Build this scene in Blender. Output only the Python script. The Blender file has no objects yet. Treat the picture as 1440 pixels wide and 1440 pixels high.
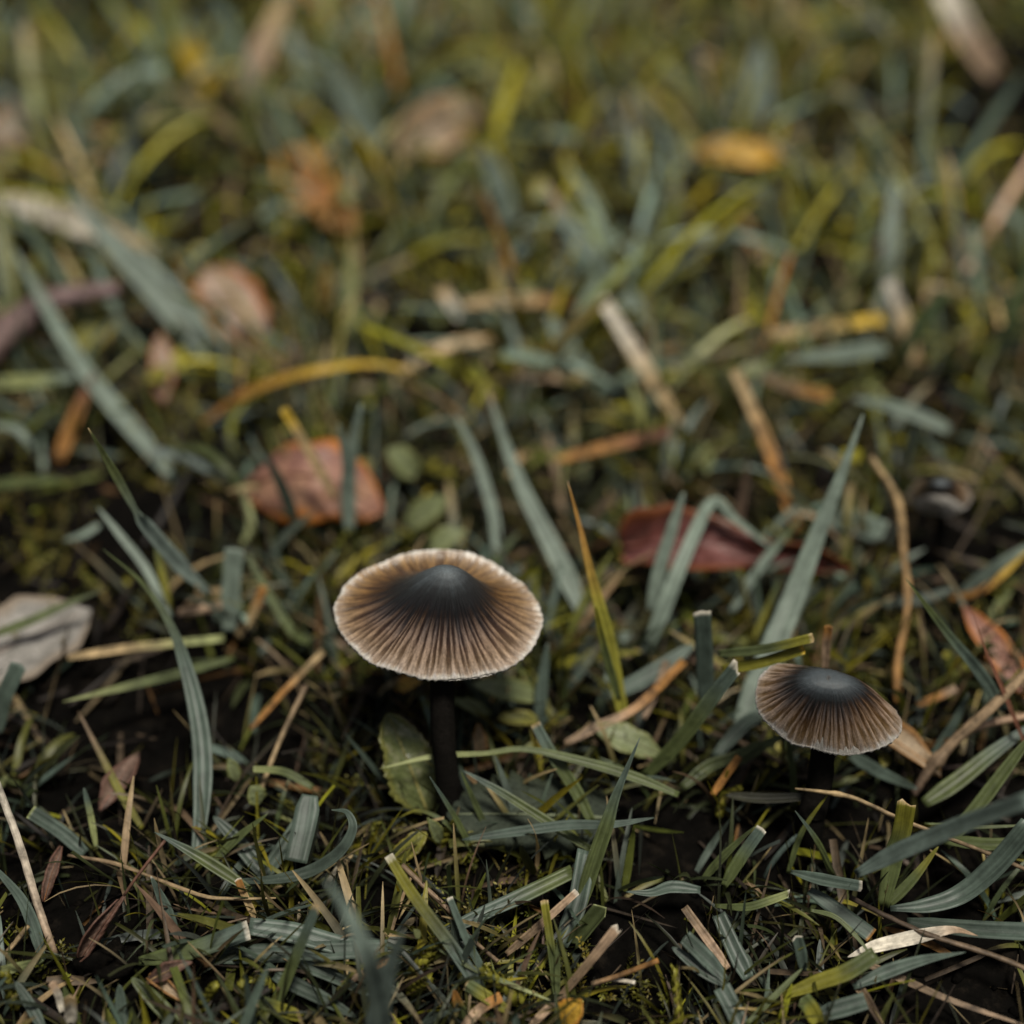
import bpy, math
import numpy as np
from mathutils import Vector

# ------------------------------------------------------------------ camera, world, sun, exposure
SC = bpy.context.scene
COL = SC.collection
PITCH = math.radians(38.0)          # looking down
FOV = math.radians(36.0)
CAMH = 0.185                        # metres above the turf
FPX = 720.0 / math.tan(FOV / 2)     # focal length in pixels of the 1440 px photograph

cam_d = bpy.data.cameras.new("camera")
cam = bpy.data.objects.new("camera", cam_d)
COL.objects.link(cam)
cam.location = (0, 0, CAMH)
cam.rotation_euler = (math.pi / 2 - PITCH, 0, 0)
cam_d.sensor_width = 36.0
cam_d.lens = 18.0 / math.tan(FOV / 2)
cam_d.clip_start = 0.005
cam_d.clip_end = 200.0
cam_d.dof.use_dof = True
cam_d.dof.focus_distance = 0.2215
cam_d.dof.aperture_fstop = 6.9
cam_d.dof.aperture_blades = 9
SC.camera = cam

SUN_EL, SUN_AZ = math.radians(75), math.radians(145)   # azimuth from +Y, clockwise
world = bpy.data.worlds.new("World")
SC.world = world
world.use_nodes = True
wn, wl = world.node_tree.nodes, world.node_tree.links
wn.clear()
sky = wn.new("ShaderNodeTexSky")
sky.sky_type = 'NISHITA'
sky.sun_disc = False
sky.sun_elevation = SUN_EL
sky.sun_rotation = SUN_AZ
sky.air_density = 1.0
sky.dust_density = 4.0
hsv = wn.new("ShaderNodeHueSaturation")
hsv.inputs["Saturation"].default_value = 0.45      # overcast: the blue is mostly washed out
bg = wn.new("ShaderNodeBackground")
bg.inputs["Strength"].default_value = 0.05
wo = wn.new("ShaderNodeOutputWorld")
wl.new(sky.outputs[0], hsv.inputs["Color"])
wl.new(hsv.outputs[0], bg.inputs["Color"])
wl.new(bg.outputs[0], wo.inputs["Surface"])

sun_d = bpy.data.lights.new("sun", 'SUN')
sun_d.energy = 4.8
sun_d.angle = math.radians(12)
sun_d.color = (1.0, 0.945, 0.83)
sun = bpy.data.objects.new("sun", sun_d)
COL.objects.link(sun)
sdir = Vector((math.sin(SUN_AZ) * math.cos(SUN_EL), math.cos(SUN_AZ) * math.cos(SUN_EL), math.sin(SUN_EL)))
sun.rotation_euler = (-sdir).to_track_quat('-Z', 'Y').to_euler()
sun.location = (0, 0, 2)

vs = SC.view_settings
vs.view_transform = 'Standard'
vs.look = 'None'
vs.exposure = 0.30
vs.gamma = 1.0
vs.use_curve_mapping = False
SC.cycles.use_denoising = True
SC.cycles.max_bounces = 6
SC.cycles.diffuse_bounces = 3
SC.cycles.transmission_bounces = 3
SC.cycles.glossy_bounces = 2

rng = np.random.default_rng(7)
MM = 0.001

# ------------------------------------------------------------------ geometry helpers
FWD = np.array([0, math.cos(PITCH), -math.sin(PITCH)])
UPV = np.array([0, math.sin(PITCH), math.cos(PITCH)])
CAMP = np.array([0, 0, CAMH])


def P(px, py, h=0.0):
    """the point of the place at height h (mm) that the photograph shows at px, py"""
    d = FWD + (px - 720) / FPX * np.array([1.0, 0, 0]) - (py - 720) / FPX * UPV
    return CAMP + d * ((CAMH - h * MM) / -d[2])


def depth(p):
    return float(np.dot(np.asarray(p) - CAMP, FWD))


def pxm(p):
    """metres covered by one photograph pixel at point p"""
    return depth(p) / FPX


def ground_h(x, y):
    x, y = np.asarray(x, float), np.asarray(y, float)
    z = np.zeros(np.broadcast(x, y).shape)
    for (fx, fy, ph, a) in ((31, 17, .3, 1.3), (-23, 41, 1.9, 1.1), (67, 53, 4.2, .8), (-88, 97, .7, .6),
                            (143, -121, 2.6, .45), (211, 187, 5.1, .35), (-330, 290, 3.3, .3), (420, 510, 1.2, .22)):
        z = z + a * np.sin(fx * x + fy * y + ph)
    return (z - 2.5) * MM


def norm(v):
    v = np.asarray(v, float)
    return v / max(np.linalg.norm(v), 1e-12)


def catmull(pts, n):
    pts = np.asarray(pts, float)
    k = len(pts)
    if k == 2:
        t = np.linspace(0, 1, n)[:, None]
        return pts[0] * (1 - t) + pts[1] * t
    ext = np.vstack([2 * pts[0] - pts[1], pts, 2 * pts[-1] - pts[-2]])
    out = []
    for s in np.linspace(0, k - 1, n):
        i = min(int(s), k - 2)
        t = s - i
        p0, p1, p2, p3 = ext[i:i + 4]
        out.append(.5 * (2 * p1 + (p2 - p0) * t + (2 * p0 - 5 * p1 + 4 * p2 - p3) * t * t + (3 * p1 - p0 - 3 * p2 + p3) * t ** 3))
    return np.array(out)


def make_mesh(name, verts, quads=None, tris=None, col=None, uv=None, smooth=True):
    """verts (n,3); quads / tris index arrays; col (n,3) linear vertex colours; uv (n,2) per vertex"""
    me = bpy.data.meshes.new(name)
    verts = np.asarray(verts, np.float32)
    loops, starts, tot = [], [], 0
    for f, k in ((quads, 4), (tris, 3)):
        if f is None or len(f) == 0:
            continue
        f = np.asarray(f, np.int32).reshape(-1, k)
        loops.append(f.ravel())
        starts.append(tot + np.arange(len(f), dtype=np.int32) * k)
        tot += f.size
    loops, starts = np.concatenate(loops), np.concatenate(starts)
    me.vertices.add(len(verts))
    me.vertices.foreach_set("co", verts.ravel())
    me.loops.add(len(loops))
    me.loops.foreach_set("vertex_index", loops)
    me.polygons.add(len(starts))
    me.polygons.foreach_set("loop_start", starts)
    if smooth:
        me.polygons.foreach_set("use_smooth", np.ones(len(starts), bool))
    me.update(calc_edges=True)
    if uv is not None:
        l = me.uv_layers.new(name="UVMap")
        l.data.foreach_set("uv", np.asarray(uv, np.float32)[loops].ravel())
    if col is not None:
        a = me.color_attributes.new(name="col", type='FLOAT_COLOR', domain='POINT')
        c = np.ones((len(verts), 4), np.float32)
        c[:, :3] = col
        a.data.foreach_set("color", c.ravel())
    me.validate()
    return me


def put(name, me, mat, parent=None, label=None, cat=None, group=None, kind=None, loc=None):
    o = bpy.data.objects.new(name, me)
    COL.objects.link(o)
    if me is not None and mat is not None:
        me.materials.append(mat)
    if parent is not None:
        o.parent = parent
    if loc is not None:
        o.location = loc
    for k, v in (("label", label), ("category", cat), ("group", group), ("kind", kind)):
        if v:
            o[k] = v
    return o


def thing(name, loc, label, cat, group=None):
    o = put(name, None, None, None, label, cat, group, None, loc)
    o.empty_display_size = 0.003
    return o


# ------------------------------------------------------------------ materials
def new_mat(name):
    m = bpy.data.materials.new(name)
    m.use_nodes = True
    n, l = m.node_tree.nodes, m.node_tree.links
    n.clear()
    out = n.new("ShaderNodeOutputMaterial")
    bs = n.new("ShaderNodeBsdfPrincipled")
    l.new(bs.outputs[0], out.inputs[0])
    return m, n, l, bs, out


def node(n, kind, **kw):
    x = n.new(kind)
    for k, v in kw.items():
        if k in x.inputs:
            x.inputs[k].default_value = v
        else:
            setattr(x, k, v)
    return x


def mixrgb(n, l, a, b, fac, mode='MIX'):
    x = n.new("ShaderNodeMix")
    x.data_type = 'RGBA'
    x.blend_type = mode
    for s, v in ((x.inputs[6], a), (x.inputs[7], b), (x.inputs[0], fac)):
        if isinstance(v, (int, float)):
            s.default_value = v
        elif isinstance(v, tuple):
            s.default_value = (*v, 1)
        else:
            l.new(v, s)
    return x.outputs[2]


def ramp(n, l, src, stops):
    r = n.new("ShaderNodeValToRGB")
    e = r.color_ramp.elements
    while len(e) > 1:
        e.remove(e[-1])
    for i, (p, c) in enumerate(stops):
        k = e[0] if i == 0 else e.new(p)
        k.position = p
        k.color = (*c, 1) if isinstance(c, tuple) else (c, c, c, 1)
    l.new(src, r.inputs[0])
    return r.outputs[0]


def grass_material(name, rough, transl, stripes, spec=.26, mott=(.66, 1.25)):
    """leaf tissue: colour per blade from 'col', veins and mottling along the blade (uv: mm along, 0-1 across)"""
    m, n, l, bs, out = new_mat(name)
    at = node(n, "ShaderNodeAttribute", attribute_name="col")
    uv = n.new("ShaderNodeUVMap")
    mp = n.new("ShaderNodeMapping")
    mp.inputs["Scale"].default_value = (.12, stripes, 1)
    l.new(uv.outputs[0], mp.inputs[0])
    st = node(n, "ShaderNodeTexNoise", Scale=1.0, Detail=2.0)
    l.new(mp.outputs[0], st.inputs["Vector"])
    geo = n.new("ShaderNodeNewGeometry")
    mo = node(n, "ShaderNodeTexNoise", Scale=420.0, Detail=4.0, Roughness=.65)
    l.new(geo.outputs["Position"], mo.inputs["Vector"])
    f1 = ramp(n, l, st.outputs[0], [(.3, .75), (.7, 1.2)])
    f2 = ramp(n, l, mo.outputs[0], [(.3, mott[0]), (.68, mott[1])])
    c = mixrgb(n, l, at.outputs["Color"], f1, 1.0, 'MULTIPLY')
    c = mixrgb(n, l, c, f2, 1.0, 'MULTIPLY')
    fi = node(n, "ShaderNodeTexNoise", Scale=4200.0, Detail=3.0)
    l.new(geo.outputs["Position"], fi.inputs["Vector"])
    spots = ramp(n, l, fi.outputs[0], [(.66, 0.0), (.8, .22)])
    c = mixrgb(n, l, c, (.45, .47, .43), spots) if spec < .5 else c
    l.new(c, bs.inputs["Base Color"])
    bs.inputs["Roughness"].default_value = rough
    bs.inputs["Specular IOR Level"].default_value = spec
    bmp = node(n, "ShaderNodeBump", Strength=.35, Distance=.00012)
    l.new(st.outputs[0], bmp.inputs["Height"])
    l.new(bmp.outputs[0], bs.inputs["Normal"])
    if transl:
        tr = n.new("ShaderNodeBsdfTranslucent")
        tc = mixrgb(n, l, c, (1.0, .95, .45), 1.0, 'MULTIPLY')
        l.new(tc, tr.inputs[0])
        mx = n.new("ShaderNodeMixShader")
        mx.inputs[0].default_value = transl
        l.new(bs.outputs[0], mx.inputs[1])
        l.new(tr.outputs[0], mx.inputs[2])
        l.new(mx.outputs[0], out.inputs[0])
    return m


M_BLADE = grass_material("grass_tissue", .45, .28, 9.0)
M_STRAW = grass_material("dry_straw", .6, .10, 6.0, .2, (.22, 1.3))
M_TURF = grass_material("turf_tissue", .46, .32, 5.0)
M_MOSS = grass_material("moss_tissue", .45, .35, 3.0, .5)


def leaf_material(name, c1, c2, c3, edge, scale=170, rough=.5, vein=(.2, .12, .06), spec=.4):
    """dead or living leaf: blotches, a rim of another colour, faint side veins (uv: along, across -1..1 mapped to 0..1)"""
    m, n, l, bs, out = new_mat(name)
    geo = n.new("ShaderNodeTexCoord")
    no = node(n, "ShaderNodeTexNoise", Scale=scale, Detail=5.0, Roughness=.6)
    l.new(geo.outputs["Object"], no.inputs["Vector"])
    c = ramp(n, l, no.outputs[0], [(.36, c1), (.5, c2), (.64, c3)])
    uv = n.new("ShaderNodeUVMap")
    sep = n.new("ShaderNodeSeparateXYZ")
    l.new(uv.outputs[0], sep.inputs[0])
    a = node(n, "ShaderNodeMath", operation='SUBTRACT')
    l.new(sep.outputs[1], a.inputs[0]); a.inputs[1].default_value = .5
    b = node(n, "ShaderNodeMath", operation='ABSOLUTE')
    l.new(a.outputs[0], b.inputs[0])
    e = node(n, "ShaderNodeMath", operation='MULTIPLY_ADD')
    l.new(no.outputs[0], e.inputs[0]); e.inputs[1].default_value = .25
    l.new(b.outputs[0], e.inputs[2])
    ef = ramp(n, l, e.outputs[0], [(.46, 0.0), (.57, 1.0)])
    c = mixrgb(n, l, c, edge, ef)
    # side veins: stripes in along - |across|
    v = node(n, "ShaderNodeMath", operation='MULTIPLY_ADD')
    l.new(b.outputs[0], v.inputs[0]); v.inputs[1].default_value = -.55
    l.new(sep.outputs[0], v.inputs[2])
    w = node(n, "ShaderNodeMath", operation='MULTIPLY')
    l.new(v.outputs[0], w.inputs[0]); w.inputs[1].default_value = 60.0
    s = node(n, "ShaderNodeMath", operation='SINE')
    l.new(w.outputs[0], s.inputs[0])
    vf = ramp(n, l, s.outputs[0], [(.9, 0.0), (.99, .14)])
    c = mixrgb(n, l, c, vein, vf)
    fi = node(n, "ShaderNodeTexNoise", Scale=2200.0, Detail=3.0)
    l.new(geo.outputs["Object"], fi.inputs["Vector"])
    c = mixrgb(n, l, c, ramp(n, l, fi.outputs[0], [(.3, .5), (.7, .92)]), 1.0, 'MULTIPLY')
    l.new(c, bs.inputs["Base Color"])
    bs.inputs["Roughness"].default_value = rough
    bs.inputs["Specular IOR Level"].default_value = spec * .6
    bm = node(n, "ShaderNodeBump", Strength=.16, Distance=.0003)
    l.new(s.outputs[0], bm.inputs["Height"])
    bm2 = node(n, "ShaderNodeBump", Strength=.6, Distance=.0006)
    l.new(no.outputs[0], bm2.inputs["Height"])
    l.new(bm.outputs[0], bm2.inputs["Normal"])
    l.new(bm2.outputs[0], bs.inputs["Normal"])
    tr = n.new("ShaderNodeBsdfTranslucent")
    l.new(c, tr.inputs[0])
    mx = n.new("ShaderNodeMixShader")
    mx.inputs[0].default_value = .12
    l.new(bs.outputs[0], mx.inputs[1]); l.new(tr.outputs[0], mx.inputs[2]); l.new(mx.outputs[0], out.inputs[0])
    return m


def soil_material():
    m, n, l, bs, out = new_mat("soil")
    geo = n.new("ShaderNodeNewGeometry")
    no = node(n, "ShaderNodeTexNoise", Scale=260.0, Detail=8.0, Roughness=.7)
    l.new(geo.outputs["Position"], no.inputs["Vector"])
    c = ramp(n, l, no.outputs[0], [(.3, (.001, .001, .0009)), (.55, (.003, .0026, .0022)), (.8, (.014, .011, .008))])
    # far from the built patch the sheet carries the mean colour of turf
    sep = n.new("ShaderNodeVectorMath"); sep.operation = 'LENGTH'
    l.new(geo.outputs["Position"], sep.inputs[0])
    mr = node(n, "ShaderNodeMapRange")
    l.new(sep.outputs["Value"], mr.inputs[0]); mr.inputs[1].default_value = .8; mr.inputs[2].default_value = 1.4
    big = node(n, "ShaderNodeTexNoise", Scale=14.0, Detail=9.0, Roughness=.75)
    l.new(geo.outputs["Position"], big.inputs["Vector"])
    turf = ramp(n, l, big.outputs[0], [(.3, (.02, .025, .01)), (.5, (.07, .075, .03)), (.7, (.14, .13, .05))])
    c = mixrgb(n, l, c, turf, mr.outputs[0])
    l.new(c, bs.inputs["Base Color"])
    bs.inputs["Roughness"].default_value = .9
    bs.inputs["Specular IOR Level"].default_value = .02
    bm = node(n, "ShaderNodeBump", Strength=.9, Distance=.0015)
    l.new(no.outputs[0], bm.inputs["Height"])
    l.new(bm.outputs[0], bs.inputs["Normal"])
    return m


def fungus_material(name, rough, spec, grain=.3, sheen=0.0):
    m, n, l, bs, out = new_mat(name)
    at = node(n, "ShaderNodeAttribute", attribute_name="col")
    uv = n.new("ShaderNodeUVMap")       # x: turn * 100, y: radius 0-1
    mp = n.new("ShaderNodeMapping")
    mp.inputs["Scale"].default_value = (2.4, 7.0, 1)
    l.new(uv.outputs[0], mp.inputs[0])
    fb = node(n, "ShaderNodeTexNoise", Scale=1.0, Detail=4.0, Roughness=.7)
    l.new(mp.outputs[0], fb.inputs["Vector"])
    tc = n.new("ShaderNodeTexCoord")
    fi = node(n, "ShaderNodeTexNoise", Scale=3000.0, Detail=3.0)
    l.new(tc.outputs["Object"], fi.inputs["Vector"])
    c = mixrgb(n, l, at.outputs["Color"], ramp(n, l, fb.outputs[0], [(.3, 1 - grain), (.7, 1 + grain)]), 1.0, 'MULTIPLY')
    c = mixrgb(n, l, c, ramp(n, l, fi.outputs[0], [(.3, .8), (.7, 1.2)]), 1.0, 'MULTIPLY')
    l.new(c, bs.inputs["Base Color"])
    rr = ramp(n, l, fb.outputs[0], [(.3, rough - .05), (.7, rough + .15)])
    sy = n.new("ShaderNodeSeparateXYZ")
    l.new(uv.outputs[0], sy.inputs[0])
    mc = node(n, "ShaderNodeMapRange")
    l.new(sy.outputs[1], mc.inputs[0])
    mc.inputs[1].default_value, mc.inputs[2].default_value, mc.inputs[3].default_value, mc.inputs[4].default_value = .1, .5, .42, 0.0
    ad = node(n, "ShaderNodeMath", operation='ADD')
    l.new(rr, ad.inputs[0]); l.new(mc.outputs[0], ad.inputs[1])
    l.new(ad.outputs[0], bs.inputs["Roughness"])
    bs.inputs["Specular IOR Level"].default_value = spec
    bs.inputs["Sheen Weight"].default_value = sheen
    b1 = node(n, "ShaderNodeBump", Strength=.4, Distance=.0003)
    sx = n.new("ShaderNodeSeparateXYZ")
    l.new(uv.outputs[0], sx.inputs[0])
    mr = node(n, "ShaderNodeMapRange")
    l.new(sx.outputs[1], mr.inputs[0])
    mr.inputs[1].default_value, mr.inputs[2].default_value, mr.inputs[4].default_value = .12, .45, .45
    l.new(mr.outputs[0], b1.inputs["Strength"])
    l.new(fb.outputs[0], b1.inputs["Height"])
    b2 = node(n, "ShaderNodeBump", Strength=.12, Distance=.0001)
    l.new(fi.outputs[0], b2.inputs["Height"])
    l.new(b1.outputs[0], b2.inputs["Normal"])
    l.new(b2.outputs[0], bs.inputs["Normal"])
    return m


M_SOIL = soil_material()
M_CAP = fungus_material("mushroom_cap_skin", .30, .6, .42)
M_GILL = fungus_material("mushroom_gill", .7, .2, .2)
M_STEM = fungus_material("mushroom_stem_skin", .7, .04, .4)

# ------------------------------------------------------------------ the ground: one sheet, fine under the lens, reaching far out
def spaced(lo, hi, n, tight):
    t = np.linspace(-1, 1, n)
    s = np.sinh(t * tight) / math.sinh(tight)
    return np.where(s < 0, -s * lo, s * hi)


gx = spaced(-60, 60, 260, 8.2)
gy = spaced(-60, 60, 300, 8.2) + .3
X, Y = np.meshgrid(gx, gy)
rr = np.hypot(X, Y - .3)
Z = ground_h(X, Y) * np.clip(1.6 - rr, 0.0, 1)
fine = np.clip(1.0 - rr, 0, 1)
Z = Z + rng.normal(0, .35 * MM, Z.shape) * fine
Z = np.where(rr > 1.6, -2.5 * MM, Z)
ny, nx = X.shape
idx = np.arange(ny * nx).reshape(ny, nx)
q = np.stack([idx[:-1, :-1], idx[:-1, 1:], idx[1:, 1:], idx[1:, :-1]], -1).reshape(-1, 4)
put("ground", make_mesh("ground", np.stack([X, Y, Z], -1).reshape(-1, 3), quads=q), M_SOIL, kind="structure",
    label="dark damp soil under the turf")

# ------------------------------------------------------------------ palette (base colours)
PAL = dict(gl=(.108, .142, .115), gd=(.060, .078, .060), gr=(.100, .106, .022), gk=(.045, .056, .022), yg=(.20, .18, .015),
           st=(.37, .275, .145), sb=(.17, .12, .075), og=(.27, .135, .04), wh=(.50, .46, .38), rb=(.13, .055, .033),
           pk=(.32, .225, .155), pg=(.165, .18, .075), yo=(.40, .27, .03), dk=(.05, .035, .025))
PAL = {k: np.array(v) for k, v in PAL.items()}
HERO = dict(PAL, gl=np.array((.056, .076, .061)), gp=np.array((.128, .160, .130)), gd=np.array((.040, .054, .042)), gr=np.array((.058, .072, .026)), yg=np.array((.125, .118, .016)), st=np.array((.27, .195, .10)), wh=np.array((.40, .365, .30)), pk=np.array((.23, .16, .105)), og=np.array((.22, .105, .028)), sb=np.array((.13, .09, .055)))  # gl carries the dimmer foreground light, gp is its brighter-lit copy


# ------------------------------------------------------------------ the uncounted mass: turf, moss, seedlings, crumbs
def strips(N, base, az, tilt, curl, length, width, col, tipcol, cut, S=6, twist=None, fold=.25, roll=None):
    """N blades as one vertex soup: bent strips three verts across"""
    s = np.linspace(0, 1, S + 1)[None, :]
    ang = tilt[:, None] + curl[:, None] * s                      # from vertical
    ds = length[:, None] / S
    hx = np.cumsum(np.concatenate([np.zeros((N, 1)), np.sin((ang[:, 1:] + ang[:, :-1]) / 2) * ds], 1), 1)
    hz = np.cumsum(np.concatenate([np.zeros((N, 1)), np.cos((ang[:, 1:] + ang[:, :-1]) / 2) * ds], 1), 1)
    ca, sa = np.cos(az)[:, None], np.sin(az)[:, None]
    ctr = np.stack([base[:, 0:1] + hx * ca, base[:, 1:2] + hx * sa, base[:, 2:3] + hz], -1)
    tan = np.stack([np.sin(ang) * ca, np.sin(ang) * sa, np.cos(ang)], -1)
    side0 = np.stack([-sa + 0 * ang, ca + 0 * ang, 0 * ang], -1)
    nrm0 = np.cross(tan, side0)
    tw = (twist if twist is not None else np.zeros(N))[:, None] * s
    if roll is not None:
        tw = tw + roll[:, None]
    side = side0 * np.cos(tw)[..., None] + nrm0 * np.sin(tw)[..., None]
    nrm = np.cross(tan, side)
    prof_p = np.clip(.55 + 1.6 * s, 0, 1) * np.sqrt(np.clip(1 - ((s - .25) / .76).clip(0) ** 2, 0, 1))
    prof_c = np.clip(.6 + 1.4 * s, 0, 1) * (1 - .12 * s)
    w = width[:, None] * np.where(cut[:, None], prof_c, np.maximum(prof_p, .03)) * .5
    L = ctr - side * w[..., None]
    R = ctr + side * w[..., None]
    Mid = ctr - nrm * (w * fold)[..., None]
    V = np.stack([L, Mid, R], 2).reshape(N, -1, 3)
    g = (s ** 2.2)[..., None]
    C = col[:, None, :] * (1 - g) + tipcol[:, None, :] * g
    C = np.repeat(C[:, :, None, :], 3, 2).reshape(N, -1, 3)
    U = np.stack(np.broadcast_arrays((s * length[:, None] / MM + rng.uniform(0, 500, (N, 1)))[:, :, None],
                                     (np.array([0, .5, 1.0])[None, None, :] + rng.uniform(0, 50, (N, 1, 1)))), -1).reshape(N, -1, 2)
    k = np.arange(S)[:, None] * 3
    f = np.concatenate([np.stack([k + j, k + j + 1, k + j + 4, k + j + 3], -1).reshape(-1, 4) for j in (0, 1)])
    nv = (S + 1) * 3
    F = f[None] + (np.arange(N) * nv)[:, None, None]
    return V.reshape(-1, 3), F.reshape(-1, 4), C.reshape(-1, 3), U.reshape(-1, 2)


def joined(parts):
    vs_, fs_, cs_, us_, off = [], [], [], [], 0
    for v, f, c, u in parts:
        vs_.append(v); fs_.append(f + off); cs_.append(c); us_.append(u); off += len(v)
    return np.concatenate(vs_), np.concatenate(fs_), np.concatenate(cs_), np.concatenate(us_)


def scatter(N, y0, y1, power=1.0):
    y = y0 + (y1 - y0) * rng.random(N) ** power
    half = .13 + .42 * y
    x = rng.uniform(-1, 1, N) * half
    return x, y


def patch(x, y, f, ph):
    """0-1 slow patchiness over the turf"""
    return .5 + .25 * np.sin(f * x + ph + 1.7 * np.sin(f * .6 * y)) + .25 * np.sin(f * 1.3 * y - ph + 2 * np.sin(.8 * f * x))


def keep_clear(x, y):
    """bare spots of dark soil that the photograph shows, as (centre, radius) on the ground"""
    k = np.ones(len(x), bool)
    for (px, py, r) in ((1322, 760, 13), (1315, 715, 8), (40, 780, 30), (180, 960, 18), (1400, 1120, 10), (1400, 760, 12), (1290, 1180, 8), (300, 990, 11), (230, 1040, 9), (420, 1040, 7), (780, 1290, 6), (1000, 1180, 7), (1240, 900, 9), (430, 770, 6), (140, 1120, 10), (900, 1340, 9), (1360, 1390, 14), (560, 1060, 5),
                        (1330, 830, 11), (620, 1130, 6), (1130, 1190, 6), (100, 1290, 8), (960, 1180, 7), (1330, 1240, 7),
                        (690, 1230, 6), (250, 700, 7), (1440, 190, 40), (1425, 110, 22), (860, 690, 8), (1180, 640, 9), (520, 560, 8), (330, 620, 8), (1290, 560, 10), (180, 600, 9), (230, 280, 12)):
        p = P(px, py, 0)
        k &= np.hypot(x - p[0], y - p[1]) > r * MM * rng.uniform(.75, 1.2, len(x))
    return k


def turf(N, y0, y1, lmin, lmax, wmin, wmax, mix, tilt_lo, tilt_hi, power=1.0, cutp=.2, dens=None, vary=(.65, 1.3)):
    x, y = scatter(N, y0, y1, power)
    cx, cy = scatter(max(N // 14, 5), y0, y1, power)
    ti_ = rng.integers(0, len(cx), N)
    intuft = rng.random(N) < .7
    ox, oy = rng.normal(0, 2.6 * MM, N), rng.normal(0, 2.6 * MM, N)
    lean = rng.uniform(0, 2 * math.pi, len(cx))[ti_]
    az_ = np.where(intuft, np.arctan2(oy * 900 + 1.1 * np.sin(lean), ox * 900 + 1.1 * np.cos(lean)) + rng.normal(0, .5, N), rng.uniform(0, 2 * math.pi, N))
    x, y = np.where(intuft, cx[ti_] + ox, x), np.where(intuft, cy[ti_] + oy, y)
    k = keep_clear(x, y)
    if dens is not None:
        k &= rng.random(N) < dens(x, y)
    x, y, az_, intuft = x[k], y[k], az_[k], intuft[k]
    N = len(x)
    keys = list(mix)
    pr = np.array([mix[q_] for q_ in keys], float)
    ch = rng.choice(len(keys), N, p=pr / pr.sum())
    col = np.array([PAL[q_] for q_ in keys])[ch] * rng.uniform(vary[0], vary[1], (N, 1)) * rng.uniform(.92, 1.08, (N, 3))
    tip = col * rng.uniform(.8, 1.25, (N, 1))
    dry = rng.random(N) < .16
    tip[dry] = PAL['st'] * rng.uniform(.5, 1, (dry.sum(), 1))
    L = rng.uniform(lmin, lmax, N) * MM
    W = rng.uniform(wmin, wmax, N) * MM
    b = np.stack([x, y, ground_h(x, y) - .5 * MM], -1)
    return strips(N, b, az_, np.radians(np.where(intuft, rng.uniform(.35, .8, N), 1.0) * rng.uniform(tilt_lo, tilt_hi, N)),
                  np.radians(rng.normal(38, 30, N)), L, W, col, tip, rng.random(N) < cutp,
                  twist=rng.normal(0, .9, N), roll=rng.normal(0, .4, N))


MIXB = dict(gl=24, gd=7, gr=26, pg=8, yg=30, st=5, sb=3, og=2)
MIXT = dict(gl=44, gd=8, gr=16, pg=12, yg=16, st=3, pk=2, og=1)
MIXF = dict(gl=24, gd=20, gr=26, gk=12, yg=8, st=4, sb=6)
gap = lambda x, y: np.clip(2.8 * (patch(x, y, 110, .9) - .30 + .12 * np.clip((y - .36) / .1, 0, 1)) * (.35 + patch(x, y, 33, 2.2)), .02, 1)
far_part = turf(24000, .265, .98, 10, 30, .6, 1.8, MIXB, 12, 82, dens=gap, vary=(.45, 2.0))
tall_part = turf(6200, .275, .98, 22, 46, 1.2, 3.1, MIXT, 15, 75, dens=gap, vary=(.6, 1.9))
mid_part = turf(7000, .19, .31, 9, 24, .6, 1.9, MIXF, 20, 85, vary=(.45, 1.3), dens=lambda x, y: np.clip(2.4 * patch(x, y, 120, .3) - .8, .02, 1))
near_part = turf(4600, .09, .215, 7, 17, .5, 1.5, MIXF, 25, 88, vary=(.35, .95), dens=lambda x, y: np.clip(2.0 * patch(x, y, 140, 1.3) - .4, .03, 1))
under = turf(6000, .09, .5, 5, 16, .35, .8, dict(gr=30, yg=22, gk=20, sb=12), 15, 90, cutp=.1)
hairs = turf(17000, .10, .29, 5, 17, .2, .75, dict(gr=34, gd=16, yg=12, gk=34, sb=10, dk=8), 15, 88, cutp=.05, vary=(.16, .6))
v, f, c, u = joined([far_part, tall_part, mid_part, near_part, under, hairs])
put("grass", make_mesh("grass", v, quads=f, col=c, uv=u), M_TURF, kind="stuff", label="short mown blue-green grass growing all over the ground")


def litter(N, y0, y1, power=1.0, tone=1.0):
    x, y = scatter(N, y0, y1, power)
    keys = ['st', 'sb', 'sb', 'og', 'dk', 'dk']
    ch = rng.integers(0, len(keys), N)
    col = np.array([PAL[q_] for q_ in keys])[ch] * rng.uniform(.12, .6, (N, 1)) * tone
    b = np.stack([x, y, ground_h(x, y) + rng.uniform(.3, 3.0, N) * MM], -1)
    return strips(N, b, rng.uniform(0, 2 * math.pi, N), np.radians(rng.normal(84, 9, N)), np.radians(rng.normal(0, 18, N)),
                  rng.uniform(4, 20, N) * MM, rng.uniform(.3, 1.5, N) * MM, col, col * .8, rng.random(N) < .35, S=4,
                  twist=rng.normal(0, .8, N), roll=rng.normal(0, .7, N), fold=.6)


v, f, c, u = joined([litter(1100, .09, .32, tone=.7), litter(2000, .3, .95)])
put("straw_litter", make_mesh("straw_litter", v, quads=f, col=c, uv=u), M_STRAW, kind="stuff", label="dry brown straw scraps lying in the turf")


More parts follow.
